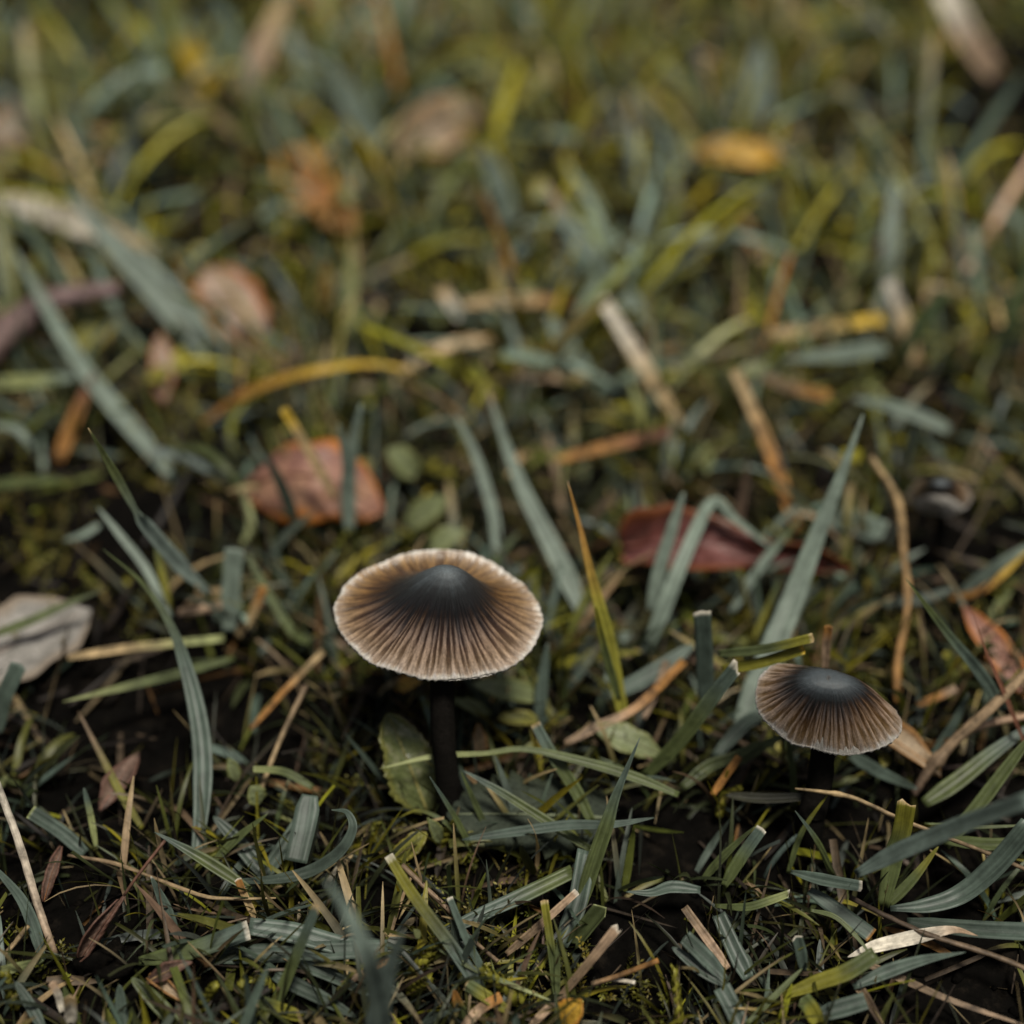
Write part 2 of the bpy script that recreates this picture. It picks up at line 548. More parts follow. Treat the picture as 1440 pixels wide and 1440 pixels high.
def moss(N, y0, y1, lmin, lmax, dens, tone=1.0):
    """upright sprigs: a thread of a stem with small pointed leaves all round"""
    x, y = scatter(N, y0, y1)
    k = rng.random(N) < dens(x, y)
    x, y = x[k], y[k]
    N = len(x)
    K = 18
    L = rng.uniform(lmin, lmax, N) * MM
    az, ti = rng.uniform(0, 6.283, N), np.radians(rng.uniform(5, 75, N))
    d = np.stack([np.sin(ti) * np.cos(az), np.sin(ti) * np.sin(az), np.cos(ti)], -1)
    b = np.stack([x, y, ground_h(x, y)], -1)
    t = (np.arange(K) / (K - 1))[None, :]
    p = b[:, None] + d[:, None] * (L[:, None] * t)[..., None]
    ph = np.arange(K)[None] * 2.4 + az[:, None]
    a1 = np.cross(d, np.array([.3, .8, .5])); a1 /= np.linalg.norm(a1, axis=1, keepdims=True)
    a2 = np.cross(d, a1)
    o = a1[:, None] * np.cos(ph)[..., None] + a2[:, None] * np.sin(ph)[..., None]
    ld = o * .8 + d[:, None] * .6
    sl = rng.uniform(.7, 1.25, N)[:, None, None] * MM * (1.15 - .5 * t)[..., None]
    sd = np.cross(ld, d[:, None] + 1e-3); sd /= np.linalg.norm(sd, axis=-1, keepdims=True)
    V = np.stack([p, p + ld * sl * .5 + sd * sl * .24, p + ld * sl, p + ld * sl * .5 - sd * sl * .24], 2).reshape(-1, 3)
    F = np.arange(len(V)).reshape(-1, 4)
    base = tone * np.array([.21, .195, .022])[None] * rng.uniform(.45, 1.35, (N, 1)) * rng.uniform(.85, 1.15, (N, 3))
    C = (base[:, None, None, :] * (.55 + .6 * t)[..., None, None]).repeat(4, 2).reshape(-1, 3)
    U = rng.uniform(0, 50, (len(V), 2))
    return V, F, C, U


v, f, c, u = joined([
    moss(8500, .2, .52, 5, 15, lambda x, y: np.clip(patch(x, y, 34, .4) * 1.3 - .2, .05, 1) * np.clip(3 * patch(x, y, 105, 3.1) - 1.0, .02, 1)),
    moss(6000, .10, .21, 2.5, 7, lambda x, y: np.clip(patch(x, y, 60, 2.4) * 5 - 3.2, .0, 1), .6)])
put("moss", make_mesh("moss", v, quads=f, col=c, uv=u), M_MOSS, kind="stuff", label="yellow-green moss growing between the grass")


def seedlings(N, y0, y1, smin, smax, dens):
    """small oval leaves of weeds"""
    x, y = scatter(N, y0, y1)
    k = (rng.random(N) < dens(x, y)) & keep_clear(x, y)
    x, y = x[k], y[k]
    N = len(x)
    outl = np.array([(0, 0), (.22, .2), (.5, .3), (.8, .2), (1, 0), (.8, -.2), (.5, -.3), (.22, -.2)])
    mid = np.array([(.5, 0)])
    loc = np.vstack([mid, outl])
    zz = np.array([-.08] + [0, .03, .04, 0, -.14, 0, .04, .03])
    sz = rng.uniform(smin, smax, N) * MM
    az, ti = rng.uniform(0, 6.283, N), np.radians(rng.uniform(-15, 70, N))
    d = np.stack([np.cos(ti) * np.cos(az), np.cos(ti) * np.sin(az), np.sin(ti)], -1)
    sd = np.stack([-np.sin(az), np.cos(az), 0 * az], -1)
    ro = rng.normal(0, .5, N)[:, None]
    nn = np.cross(d, sd)
    sd, nn = sd * np.cos(ro) + nn * np.sin(ro), nn * np.cos(ro) - sd * np.sin(ro)
    b = np.stack([x, y, ground_h(x, y) + rng.uniform(1, 11, N) * MM], -1)
    V = b[:, None] + sz[:, None, None] * (d[:, None] * loc[None, :, 0:1] + sd[:, None] * loc[None, :, 1:2] * 1.1 + nn[:, None] * zz[None, :, None])
    T = np.array([(0, i, i % 8 + 1) for i in range(1, 9)])
    F = (T[None] + (np.arange(N) * 9)[:, None, None]).reshape(-1, 3)
    base = np.where(rng.random((N, 1)) < .4, PAL['yg'], PAL['pg']) * rng.uniform(.5, 1.15, (N, 1))
    C = base[:, None].repeat(9, 1).reshape(-1, 3)
    return V.reshape(-1, 3), F, C, rng.uniform(0, 50, (N * 9, 2))


def jt(parts):
    return joined(parts)


v, f, c, u = jt([seedlings(2000, .24, .6, 3.0, 7.0, lambda x, y: np.clip(patch(x, y, 30, 1.4) * 1.6 - .35, .1, 1)),
                 seedlings(70, .12, .25, 1.5, 3.5, lambda x, y: patch(x, y, 40, .2))])
put("weeds", make_mesh("weeds", v, tris=f, col=c, uv=u), M_MOSS, kind="stuff", label="small oval-leaved weeds among the grass")

# soil crumbs
N = 6000
x, y = scatter(N, .09, .40)
ico = np.array([(0, 0, 1), (.894, 0, .447), (.276, .851, .447), (-.724, .526, .447), (-.724, -.526, .447), (.276, -.851, .447),
                (.724, .526, -.447), (-.276, .851, -.447), (-.894, 0, -.447), (-.276, -.851, -.447), (.724, -.526, -.447), (0, 0, -1)])
icf = np.array([(0, 1, 2), (0, 2, 3), (0, 3, 4), (0, 4, 5), (0, 5, 1), (1, 6, 2), (2, 7, 3), (3, 8, 4), (4, 9, 5), (5, 10, 1),
                (2, 6, 7), (3, 7, 8), (4, 8, 9), (5, 9, 10), (1, 10, 6), (6, 11, 7), (7, 11, 8), (8, 11, 9), (9, 11, 10), (10, 11, 6)])
sz = rng.uniform(.25, 1.3, N) * MM
V = ico[None] * rng.uniform(.6, 1.4, (N, 12, 1)) * sz[:, None, None] + np.stack([x, y, ground_h(x, y) + .1 * MM], -1)[:, None]
put("soil_crumbs", make_mesh("soil_crumbs", V.reshape(-1, 3), tris=(icf[None] + (np.arange(N) * 12)[:, None, None]).reshape(-1, 3), smooth=False),
    M_SOIL, kind="stuff", label="loose dark crumbs of soil")

# ------------------------------------------------------------------ single blades and stalks
def colour(k):
    if isinstance(k, str):
        return HERO[k]
    return np.array(k, float)


def ribbon(name, pts, w, c0, c1=None, c1at=.5, shape='p', tw=0.0, twist=0.0, fold=.36, thick=.16, n=22, endcol=None, face=.55, jag=0.0):
    """a blade with thickness through 3-D points (base to tip); w in photograph pixels or a list; returns mesh with origin at the base"""
    C = catmull(pts, n)
    org = C[0].copy()
    s = np.linspace(0, 1, n)
    wp = np.interp(s, np.linspace(0, 1, len(w)), w) if hasattr(w, '__len__') else np.full(n, float(w))
    wm = wp * np.array([pxm(p) for p in C])
    if shape == 'p':
        wm = wm * np.clip(.6 + 2 * s, 0, 1) * np.sqrt(np.clip(1 - ((s - .35) / .655).clip(0) ** 1.6, .0009, 1))
    elif shape == 's':
        wm = wm * np.sqrt(np.clip(1 - np.abs((s - .5) / .505) ** 2.2, .001, 1))
    elif shape == 'c':
        wm = wm * np.clip(.65 + 1.5 * s, 0, 1)
    T = np.gradient(C, axis=0)
    T /= np.linalg.norm(T, axis=1, keepdims=True)
    A = 4
    ac = np.linspace(-1, 1, A + 1)
    rows, cols, uvs = [], [], []
    length = np.sum(np.linalg.norm(np.diff(C, axis=0), axis=1)) / MM
    u0 = rng.uniform(0, 400); v0 = rng.uniform(0, 40)
    ca, cb = colour(c0), colour(c1 if c1 is not None else c0)
    va = rng.uniform(.88, 1.12)
    jit = rng.uniform(-1, 1, A + 1)
    for i in range(n):
        nd = norm(face * norm(CAMP - C[i]) + (1 - face) * np.array([0, 0, 1.0]))
        t = T[i]
        sd = norm(np.cross(t, nd))
        nn = norm(np.cross(sd, t))
        a = math.radians(tw + twist * s[i])
        sd, nn = sd * math.cos(a) + nn * math.sin(a), nn * math.cos(a) - sd * math.sin(a)
        g = np.clip((s[i] - c1at) / max(1 - c1at, .01) * 1.6, 0, 1)
        cc = (ca * (1 - g) + cb * g) * va
        for side in (1, -1):
            for j, q_ in enumerate(ac):
                hgt = fold * (abs(q_) - .5) * wm[i] + side * thick * .5 * MM * (1 - .75 * q_ * q_)
                pt = C[i] + sd * q_ * wm[i] * .5 + nn * hgt
                if jag and i == n - 1:
                    pt = pt + t * jit[j] * jag * wm[i]
                rows.append(pt - org)
                ccc = cc
                if endcol is not None and i >= n - 1:
                    ccc = colour(endcol)
                cols.append(ccc * (1.0 + .12 * abs(q_)))
                uvs.append((u0 + s[i] * length, v0 + (q_ + 1) / 2))
    B = A + 1
    fs = []
    for i in range(n - 1):
        a, b = i * 2 * B, (i + 1) * 2 * B
        for j in range(A):
            fs.append((a + j, a + j + 1, b + j + 1, b + j))
            fs.append((a + B + j + 1, a + B + j, b + B + j, b + B + j + 1))
        fs.append((a + B, a, b, b + B))
        fs.append((a + A, a + B + A, b + B + A, b + A))
    for e, fl in ((0, 0), ((n - 1) * 2 * B, 1)):
        for j in range(A):
            qd = (e + j, e + B + j, e + B + j + 1, e + j + 1)
            fs.append(qd[::-1] if fl else qd)
    return make_mesh(name, rows, quads=fs, col=np.array(cols), uv=np.array(uvs)), org


def stalk(name, pts, w, c0, c1=None, n=20, bump=.12, endcol=None, nodes=()):
    """a round stalk or twig through 3-D points; w in photograph pixels (number or list)"""
    C = catmull(pts, n)
    org = C[0].copy()
    s = np.linspace(0, 1, n)
    wp = np.interp(s, np.linspace(0, 1, len(w)), w) if hasattr(w, '__len__') else np.full(n, float(w))
    r = wp * np.array([pxm(p) for p in C]) * .5
    for k in nodes:
        r = r * (1 + .5 * np.exp(-((s - k) / .03) ** 2))
    T = np.gradient(C, axis=0); T /= np.linalg.norm(T, axis=1, keepdims=True)
    A = 9
    rows, cols, uvs = [], [], []
    ca, cb = colour(c0), colour(c1 if c1 is not None else c0)
    u0 = rng.uniform(0, 300)
    ln = np.sum(np.linalg.norm(np.diff(C, axis=0), axis=1)) / MM
    for i in range(n):
        sd = norm(np.cross(T[i], np.array([.13, .2, 1.0])))
        nn = np.cross(sd, T[i])
        for j in range(A):
            a = 2 * math.pi * j / A
            k = 1 + bump * math.sin(3 * a + 1) + rng.normal(0, bump * .5)
            rows.append(C[i] + (sd * math.cos(a) + nn * math.sin(a)) * r[i] * k - org)
            cc = ca * (1 - s[i]) + cb * s[i]
            if endcol is not None and i == n - 1:
                cc = colour(endcol)
            cols.append(cc * rng.uniform(.85, 1.15))
            uvs.append((u0 + s[i] * ln, abs(j - A / 2) / A * 2))
    e0, e1 = len(rows), len(rows) + 1
    rows += [C[0] - org, C[-1] - org]
    cols += [ca, colour(endcol) if endcol is not None else cb]
    uvs += [(u0, 0), (u0 + ln, 0)]
    qs, ts = [], []
    for i in range(n - 1):
        for j in range(A):
            k = (j + 1) % A
            qs.append((i * A + j, i * A + k, (i + 1) * A + k, (i + 1) * A + j))
    for j in range(A):
        k = (j + 1) % A
        ts.append((e0, k, j)); ts.append((e1, (n - 1) * A + j, (n - 1) * A + k))
    return make_mesh(name, rows, quads=qs, tris=ts, col=np.array(cols), uv=np.array(uvs)), org


def line(txt, h):
    """'x,y x,y ...' with heights spread along; h = (base, ..., tip) in mm"""
    xy = [tuple(float(a) for a in q_.split(',')) for q_ in txt.split()]
    seg = np.concatenate([[0], np.cumsum([math.dist(a, b) for a, b in zip(xy, xy[1:])])])
    hs = np.interp(seg / seg[-1], np.linspace(0, 1, len(h)), h)
    return [P(a, b, hh) for (a, b), hh in zip(xy, hs)]


GB = "single blades of grass in the turf"
GS = "dry straw stalks in the turf"


def blade(label, txt, h, w, c0='gl', c1=None, **k):
    if np.mean([float(q_.split(',')[1]) for q_ in txt.split()]) < 900:      # behind the mushrooms the stronger light is put into the blade colour
        c0, c1 = ('gp' if c0 == 'gl' else c0), ('gp' if c1 == 'gl' else c1)
    me, org = ribbon("blade_of_grass", line(txt, h), w, c0, c1, **k)
    return put("blade_of_grass", me, M_BLADE, None, label, "grass blade", GB, "thing", org)


def straw(label, txt, h, w, c0='st', c1=None, flat=False, **k):
    w = [q_ * .85 for q_ in w] if hasattr(w, '__len__') else w * .85
    if flat:
        me, org = ribbon("straw_stalk", line(txt, h), w, c0, c1, **k)
    else:
        me, org = stalk("straw_stalk", line(txt, h), w, c0, c1, **k)
    return put("straw_stalk", me, M_STRAW, None, label, "straw", GS, "thing", org)

# ------------------------------------------------------------------ mushrooms
def noise1(t, seed, k=6):
    r = np.random.default_rng(seed)
    return sum(r.uniform(.4, 1) / (i + 1) * np.sin((i + 1) * t + r.uniform(0, 6.28)) for i in range(k))


def mushroom(label, rim, apex, stem_pts, stem_w, front, back, nst=66, seed=1, dshift=0.0, bloom_light=1.0, bcrown=0.0, soft=0.0, wavy=.013, rimc=(.30, .28, .25)):
    R3 = np.array([P(*p) for p in rim])
    c = R3.mean(0)
    ap = P(*apex)
    base = P(*stem_pts[0])
    root = thing("mushroom", base, label, "mushroom")
    th = np.arctan2(R3[:, 1] - c[1], R3[:, 0] - c[0])
    o = np.argsort(th)
    th, R3 = th[o], R3[o]
    nth, ss = 528, np.concatenate([np.linspace(0, .9, 46), np.linspace(.91, 1, 14)])
    T = np.linspace(-math.pi, math.pi, nth, endpoint=False)
    rad = np.hypot(R3[:, 0] - c[0], R3[:, 1] - c[1])
    rr_ = np.interp(T, th, rad, period=2 * math.pi)
    hh_ = np.interp(T, th, R3[:, 2] - c[2], period=2 * math.pi)
    ker = np.hanning(61); ker /= ker.sum()
    sm = lambda a: np.convolve(np.concatenate([a[-30:], a, a[:30]]), ker, 'valid')
    rr_, hh_ = sm(rr_), sm(hh_)
    hh_ = hh_ + .3 * MM * noise1(T * 2, seed + 21, 5)
    phase = nst * T + 2.4 * noise1(T * 5, seed + 3) + 1.5 * noise1(T * 11, seed + 9)
    scal = 1 + .004 * np.sin(phase) + wavy * noise1(T * 4, seed) + .003 * noise1(T * 19, seed + 1)
    fr = np.clip(.5 - .5 * np.sin(T), 0, 1) ** .8            # 1 towards the lens side
    ax = ap - c
    rows, cols, uvs = [], [], []
    r_ = np.random.default_rng(seed)
    k0 = 1 + .5 * noise1(T * 7, seed + 5, 9) / 2
    for s in ss:
        f = np.interp(s, front[0], front[1]) * fr + np.interp(s, back[0], back[1]) * (1 - fr)
        groove = np.clip((s - .28) / .35, 0, 1) * np.clip((1.02 - s) / .12, .3, 1)
        wave = .5 + .5 * np.sin(phase + .5 * noise1(T * 3 + s * 4, seed + 2))
        dz = -(1 - wave) * .36 * MM * groove * (.6 + .4 * k0)
        x_ = c[0] + ax[0] * f + np.cos(T) * rr_ * s * (1 + (scal - 1) * max(0, (s - .8) / .2))
        y_ = c[1] + ax[1] * f + np.sin(T) * rr_ * s * (1 + (scal - 1) * max(0, (s - .8) / .2))
        z_ = c[2] + ax[2] * f + hh_ * s ** 2 + dz
        rows.append(np.stack([x_, y_, z_], -1))
        s2 = np.clip(s + .03 * noise1(T * 6, seed + 7) + (.04 * noise1(T * 2, seed + 27) + .05 * np.cos(T)) * np.clip((1 - s) / .3, 0, 1) * np.clip(s / .25, 0, 1) + (.02 + .05 * np.exp(-((s - .5) / .14) ** 2)) * noise1(T * 29, seed + 8) - (dshift + .06 * np.abs(np.cos(T)) ** 2) * np.clip((1.0 - s) / .3, 0, 1) * np.clip(s / .3, 0, 1), 0, 1)
        ST = [0, .13, .24, .37, .47, .57, .69, .84, .955, .99, 1.0]
        ridge = np.stack([np.interp(s2, ST, v_) for v_ in
                          ([.050, .030, .009, .006, .021, .064, .130, .178, .215, .28, .31],
                           [.062, .037, .010, .005, .011, .031, .068, .108, .155, .25, .29],
                           [.068, .041, .011, .006, .007, .010, .022, .046, .100, .215, .262])], -1)
        ridge = ridge * (1 + (bloom_light - 1) * np.clip((.36 - s) / .12, 0, 1))  # umbo top: grey bloom, with the light on the dome painted in
        low = np.stack([np.interp(s2, ST, v_) for v_ in
                        ([.046, .027, .008, .006, .008, .015, .028, .064, .16, .28, .34],
                         [.057, .033, .009, .005, .005, .007, .013, .038, .115, .245, .315],
                         [.063, .037, .010, .006, .005, .005, .006, .019, .08, .205, .275])], -1)
        low = low * (1 + (bloom_light - 1) * np.clip((.36 - s) / .12, 0, 1))
        low = low * (1 - soft) + ridge * soft * .8
        pale = np.clip(fr * 1.6 - .75, 0, 1)[:, None] * np.clip((s - .45) / .2, 0, 1) * .6      # grey-lilac sheen painted onto the ridges of the lens side
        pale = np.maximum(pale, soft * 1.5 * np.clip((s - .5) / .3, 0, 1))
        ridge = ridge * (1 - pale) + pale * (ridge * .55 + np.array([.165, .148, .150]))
        if bcrown:
            k_ = np.clip((.5 - s) / .3, 0, 1)
            ridge = ridge * (1 - k_) + k_ * np.array([.024, .031, .036])
            low = low * (1 - k_) + k_ * np.array([.022, .029, .033])
        wv = np.clip(wave * 1.4 - .2 + .55 * (k0 - 1) + .3 * noise1(T * 31 + s * 9, seed + 6) + .3 * noise1(T * 53 - s * 23, seed + 16), 0, 1)[:, None]
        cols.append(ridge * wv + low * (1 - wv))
        uvs.append(np.stack([np.arange(nth) / nth * 100, np.full(nth, s)], -1))
    # rim lip, turned down and toothed where the gills end
    tooth = np.clip(np.sin(phase), -.4, 1)
    for sc_, dz in ((1.008, -.22), (1.002, -.5), (.975, -.62)):
        rows.append(np.stack([c[0] + np.cos(T) * rr_ * sc_ * scal, c[1] + np.sin(T) * rr_ * sc_ * scal,
                              c[2] + hh_ + (dz - .22 * tooth * k0 * (dz < -.4)) * MM], -1))
        cols.append(np.tile(np.array(rimc), (nth, 1)))
        uvs.append(np.stack([np.arange(nth) / nth * 100, np.full(nth, 1.0)], -1))
    nr = len(rows)
    V = np.concatenate(rows) - base
    id_ = np.arange(nr * nth).reshape(nr, nth)
    qd = np.stack([id_[:-1], np.roll(id_, -1, 1)[:-1], np.roll(id_, -1, 1)[1:], id_[1:]], -1)[..., ::-1].reshape(-1, 4)
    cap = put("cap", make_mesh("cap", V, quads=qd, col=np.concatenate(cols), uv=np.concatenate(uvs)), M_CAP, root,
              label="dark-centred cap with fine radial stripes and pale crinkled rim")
    # gills: pleats from the rim to the stem
    rows, cols, uvs = [], [], []
    ng = nth
    for s in np.linspace(.985, .13, 12):
        f = np.interp(s, front[0], front[1]) * fr + np.interp(s, back[0], back[1]) * (1 - fr)
        pl = (.5 + .5 * np.sin(phase)) * .9 * MM * np.clip(s * 3, .3, 1) * np.clip((1 - s) * 6, .05, 1)
        x_ = c[0] + ax[0] * f + np.cos(T) * rr_ * s
        y_ = c[1] + ax[1] * f + np.sin(T) * rr_ * s
        z_ = c[2] + ax[2] * f * .8 + hh_ * s ** 2 - .75 * MM - pl
        rows.append(np.stack([x_, y_, z_], -1))
        cols.append(np.tile(np.array([.30, .28, .25]), (ng, 1)))
        uvs.append(np.stack([np.arange(nth) / nth * 100, np.full(nth, s)], -1))
    V = np.concatenate(rows) - base
    nr = len(rows)
    id_ = np.arange(nr * nth).reshape(nr, nth)
    qd = np.stack([id_[:-1], np.roll(id_, -1, 1)[:-1], np.roll(id_, -1, 1)[1:], id_[1:]], -1)[..., ::-1].reshape(-1, 4)
    put("gills", make_mesh("gills", V, quads=qd, col=np.concatenate(cols), uv=np.concatenate(uvs)), M_GILL, cap)
    # stem
    top = c + ax * .72
    pts = [P(*p) for p in stem_pts] + [top]
    me, org = stalk("stem", pts, stem_w, (.004, .0036, .003), (.0055, .0046, .0038), n=30, bump=.04)
    put("stem", me, M_STEM, root)
    nrm_ = np.linalg.svd(R3 - c)[2][2]
    return root, cap, c, ap, nrm_ * np.sign(nrm_[2])


F1 = ([0, .06, .12, .2, .28, .36, .45, .55, .65, .75, .85, .93, 1], [1, .99, .96, .885, .785, .67, .545, .425, .32, .222, .13, .06, 0])
B1 = ([0, .06, .12, .2, .28, .36, .45, .55, .65, .75, .85, .93, 1], [1, .986, .945, .835, .68, .51, .34, .185, .07, .0, -.035, -.03, 0])
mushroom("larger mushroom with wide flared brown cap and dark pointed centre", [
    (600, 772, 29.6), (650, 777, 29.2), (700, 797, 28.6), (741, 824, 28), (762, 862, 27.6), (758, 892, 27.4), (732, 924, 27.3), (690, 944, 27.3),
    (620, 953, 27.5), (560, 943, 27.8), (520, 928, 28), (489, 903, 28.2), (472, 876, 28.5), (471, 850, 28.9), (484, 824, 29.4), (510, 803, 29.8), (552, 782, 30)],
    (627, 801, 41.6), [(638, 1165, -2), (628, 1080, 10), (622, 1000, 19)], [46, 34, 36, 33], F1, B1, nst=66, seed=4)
F2 = ([0, .08, .16, .25, .35, .45, .55, .65, .75, .85, .93, 1], [1, .995, .98, .945, .88, .79, .67, .53, .385, .235, .115, 0])
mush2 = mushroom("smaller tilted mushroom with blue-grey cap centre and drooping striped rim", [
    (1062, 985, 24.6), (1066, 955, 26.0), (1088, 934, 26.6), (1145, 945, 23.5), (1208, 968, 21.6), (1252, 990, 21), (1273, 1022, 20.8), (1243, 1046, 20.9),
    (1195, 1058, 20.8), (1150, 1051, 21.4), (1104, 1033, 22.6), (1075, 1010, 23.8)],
    (1166, 954, 33), [(1133, 1195, -2), (1140, 1150, 6), (1154, 1090, 13)], [44, 40, 36, 34], F2, F2, nst=46, seed=11, dshift=.05, bloom_light=1.15, soft=.4, bcrown=.16, wavy=.016, rimc=(.40, .375, .34))
# small pit at the top of the smaller cap
c2, ap2 = mush2[2], mush2[3]
t_ = np.linspace(0, 2 * math.pi, 14, endpoint=False)
up_ = mush2[4]; s1_ = norm(np.cross(up_, [1, 0, .1])); s2_ = np.cross(up_, s1_)
rows_ = []
for rad_, dz_ in ((.62, -.10), (.46, .05), (.34, .02), (.2, .012)):
    rows_.append([ap2 + (s1_ * math.cos(a) + s2_ * math.sin(a) * .7) * rad_ * MM + up_ * dz_ * MM - np.array(mush2[0].location) for a in t_])
V_ = np.concatenate(rows_)
i_ = np.arange(56).reshape(4, 14)
put("cap_pit", make_mesh("cap_pit", V_, quads=np.stack([i_[:-1], np.roll(i_, -1, 1)[:-1], np.roll(i_, -1, 1)[1:], i_[1:]], -1).reshape(-1, 4),
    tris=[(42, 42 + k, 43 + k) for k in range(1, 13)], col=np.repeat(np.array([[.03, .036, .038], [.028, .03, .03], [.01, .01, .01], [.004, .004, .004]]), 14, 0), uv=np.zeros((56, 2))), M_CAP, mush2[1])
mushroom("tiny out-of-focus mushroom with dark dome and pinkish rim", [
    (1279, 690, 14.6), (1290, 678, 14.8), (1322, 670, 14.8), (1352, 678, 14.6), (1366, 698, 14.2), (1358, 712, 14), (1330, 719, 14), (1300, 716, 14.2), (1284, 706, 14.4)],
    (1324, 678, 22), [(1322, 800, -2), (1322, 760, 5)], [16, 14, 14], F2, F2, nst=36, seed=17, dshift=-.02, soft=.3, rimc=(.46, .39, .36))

# ------------------------------------------------------------------ leaves
def leaf(name, label, cat, base, tip, w, mat, rib, prof=None, cup=.25, bend=.12, face=.6, tilt=0.0, teeth=0, toothd=.12, nu=30, nv=12, petiole=None,
         curl=0.0, wav=.05, seed=0, group=None, ribw=.05, via=None):
    b, t = P(*base), P(*tip)
    L = np.linalg.norm(t - b)
    ctr = catmull([b, P(*via), t] if via else [b, t], nu)
    W = w * pxm((b + t) / 2)
    r_ = np.random.default_rng(seed + 50)
    ph = r_.uniform(0, 6.28, 6)
    U = np.linspace(0, 1, nu)
    prof = prof or ([0, .08, .25, .45, .65, .85, .95, 1], [.06, .38, .84, 1, .88, .5, .24, .02])
    wp = np.interp(U, *prof)
    nd0 = norm(face * norm(CAMP - (b + t) / 2) + (1 - face) * np.array([0, 0, 1.0]))
    T = np.gradient(ctr, axis=0)
    rows, uvs, mid = [], [], []
    root = thing(name, b, label, cat, group)
    VV = np.linspace(-1, 1, nv + 1)
    for i, u_ in enumerate(U):
        tt = norm(T[i]); sd = norm(np.cross(tt, nd0)); nn = np.cross(sd, tt)
        a = math.radians(tilt)
        sd, nn = sd * math.cos(a) + nn * math.sin(a), nn * math.cos(a) - sd * math.sin(a)
        o_ = ctr[i] + nn * (bend * L * (4 * u_ * (1 - u_)))
        wl_ = W * .5 * wp[i] * (1 + .07 * math.sin(9 * u_ + ph[2]) + .05 * math.sin(23 * u_ + ph[3]))
        wr_ = W * .5 * wp[i] * (1 + .07 * math.sin(8 * u_ + ph[4]) + .05 * math.sin(21 * u_ + ph[5]))
        if teeth:
            sw = abs(((u_ * teeth) % 1))
            wl_ *= 1 + toothd * (sw - .5) * 2 * (u_ < .97); wr_ *= 1 + toothd * (((u_ * teeth + .4) % 1) - .5) * 2 * (u_ < .97)
        for q_ in VV:
            ww = wl_ if q_ < 0 else wr_
            ang = cup * abs(q_) * 2 + curl * (abs(q_) ** 2)
            dx = ww * abs(q_) * math.cos(ang * .6) * (1 if q_ > 0 else -1)
            dz = ww * abs(q_) * math.sin(ang * .8)
            dz += wav * W * math.sin(7 * u_ + ph[0] + 2 * q_) * abs(q_) * .6 + .02 * W * math.sin(19 * u_ + ph[1] + 5 * q_)
            rows.append(o_ + sd * dx + nn * dz - b)
            uvs.append((u_, (q_ + 1) / 2))
        mid.append(o_ + nn * .0002)
    V = np.array(rows)
    B = nv + 1
    n = nu * B
    # underside for thickness
    g = V.reshape(nu, B, 3)
    nr = np.cross(np.gradient(g, axis=0), np.gradient(g, axis=1))
    nr /= np.linalg.norm(nr, axis=-1, keepdims=True) + 1e-12
    V2 = (g - np.sign(np.mean(nr @ nd0)) * nr * .22 * MM).reshape(-1, 3)
    fs = []
    for i in range(nu - 1):
        for j in range(nv):
            a = i * B + j
            fs.append((a, a + B, a + B + 1, a + 1)); fs.append((n + a, n + a + 1, n + a + B + 1, n + a + B))
        a = i * B
        fs.append((a, n + a, n + a + B, a + B)); a += nv
        fs.append((a + B, n + a + B, n + a, a))
    put("leaf_blade", make_mesh("leaf_blade", np.vstack([V, V2]), quads=fs, uv=np.array(uvs * 2)), mat, root)
    me, org = stalk("midrib", mid[:-2], [w * ribw, w * ribw * .25], rib, n=16, bump=.05)
    put("midrib", me, M_STRAW, root, loc=org - b)
    if petiole:
        me, org = stalk("petiole", [P(*q_) for q_ in petiole] + [mid[1]], [w * ribw * 1.2, w * ribw], rib, n=10, bump=.06)
        put("petiole", me, M_STRAW, root, loc=org - b)
    return root


ML = {
    'pinkbrown': leaf_material("pink_brown_dead_leaf", (.12, .06, .05), (.24, .115, .085), (.34, .19, .12), (.38, .13, .02), 120),
    'darkred': leaf_material("dark_red_dead_leaf", (.03, .011, .008), (.085, .026, .021), (.17, .07, .065), (.14, .042, .013), 150, .42),
    'grey': leaf_material("grey_dead_leaf", (.15, .14, .125), (.23, .215, .195), (.31, .29, .265), (.20, .16, .12), 160, .6, (.24, .21, .18)),
    'orange': leaf_material("orange_dead_leaf", (.26, .10, .02), (.36, .155, .03), (.44, .23, .06), (.30, .17, .03), 90),
    'yellow': leaf_material("yellow_dead_leaf", (.35, .18, .02), (.50, .30, .04), (.55, .36, .10), (.42, .20, .03), 110),
    'palepink': leaf_material("pale_pink_dead_leaf", (.22, .15, .11), (.34, .25, .19), (.42, .34, .26), (.32, .11, .04), 110),
    'tan': leaf_material("tan_dead_leaf", (.16, .11, .065), (.29, .21, .13), (.37, .29, .20), (.27, .14, .05), 150),
    'serrated': leaf_material("grey_green_leaf", (.026, .033, .024), (.032, .040, .029), (.040, .048, .034), (.026, .032, .02), 200, .75, (.05, .06, .04), .12),
    'spotted': leaf_material("mottled_green_leaf", (.07, .085, .03), (.10, .115, .045), (.20, .20, .12), (.12, .12, .03), 380, .3, (.12, .13, .05), .6),
    'weed': leaf_material("pale_green_leaf", (.12, .14, .06), (.16, .185, .09), (.20, .22, .12), (.14, .15, .05), 200, .45, (.13, .15, .06)),
    'olive': leaf_material("olive_leaf", (.12, .12, .02), (.18, .17, .03), (.22, .20, .06), (.15, .13, .02), 200, .45, (.16, .15, .04)),
    'brown': leaf_material("brown_shrivelled_leaf", (.05, .03, .024), (.09, .056, .042), (.15, .095, .07), (.10, .05, .035), 420, .6),
}
ROUND = ([0, .06, .2, .42, .62, .8, .92, 1], [.25, .55, .9, 1, .96, .76, .45, .05])
LANCE = ([0, .1, .3, .5, .7, .9, 1], [.08, .45, .9, 1, .8, .35, .03])
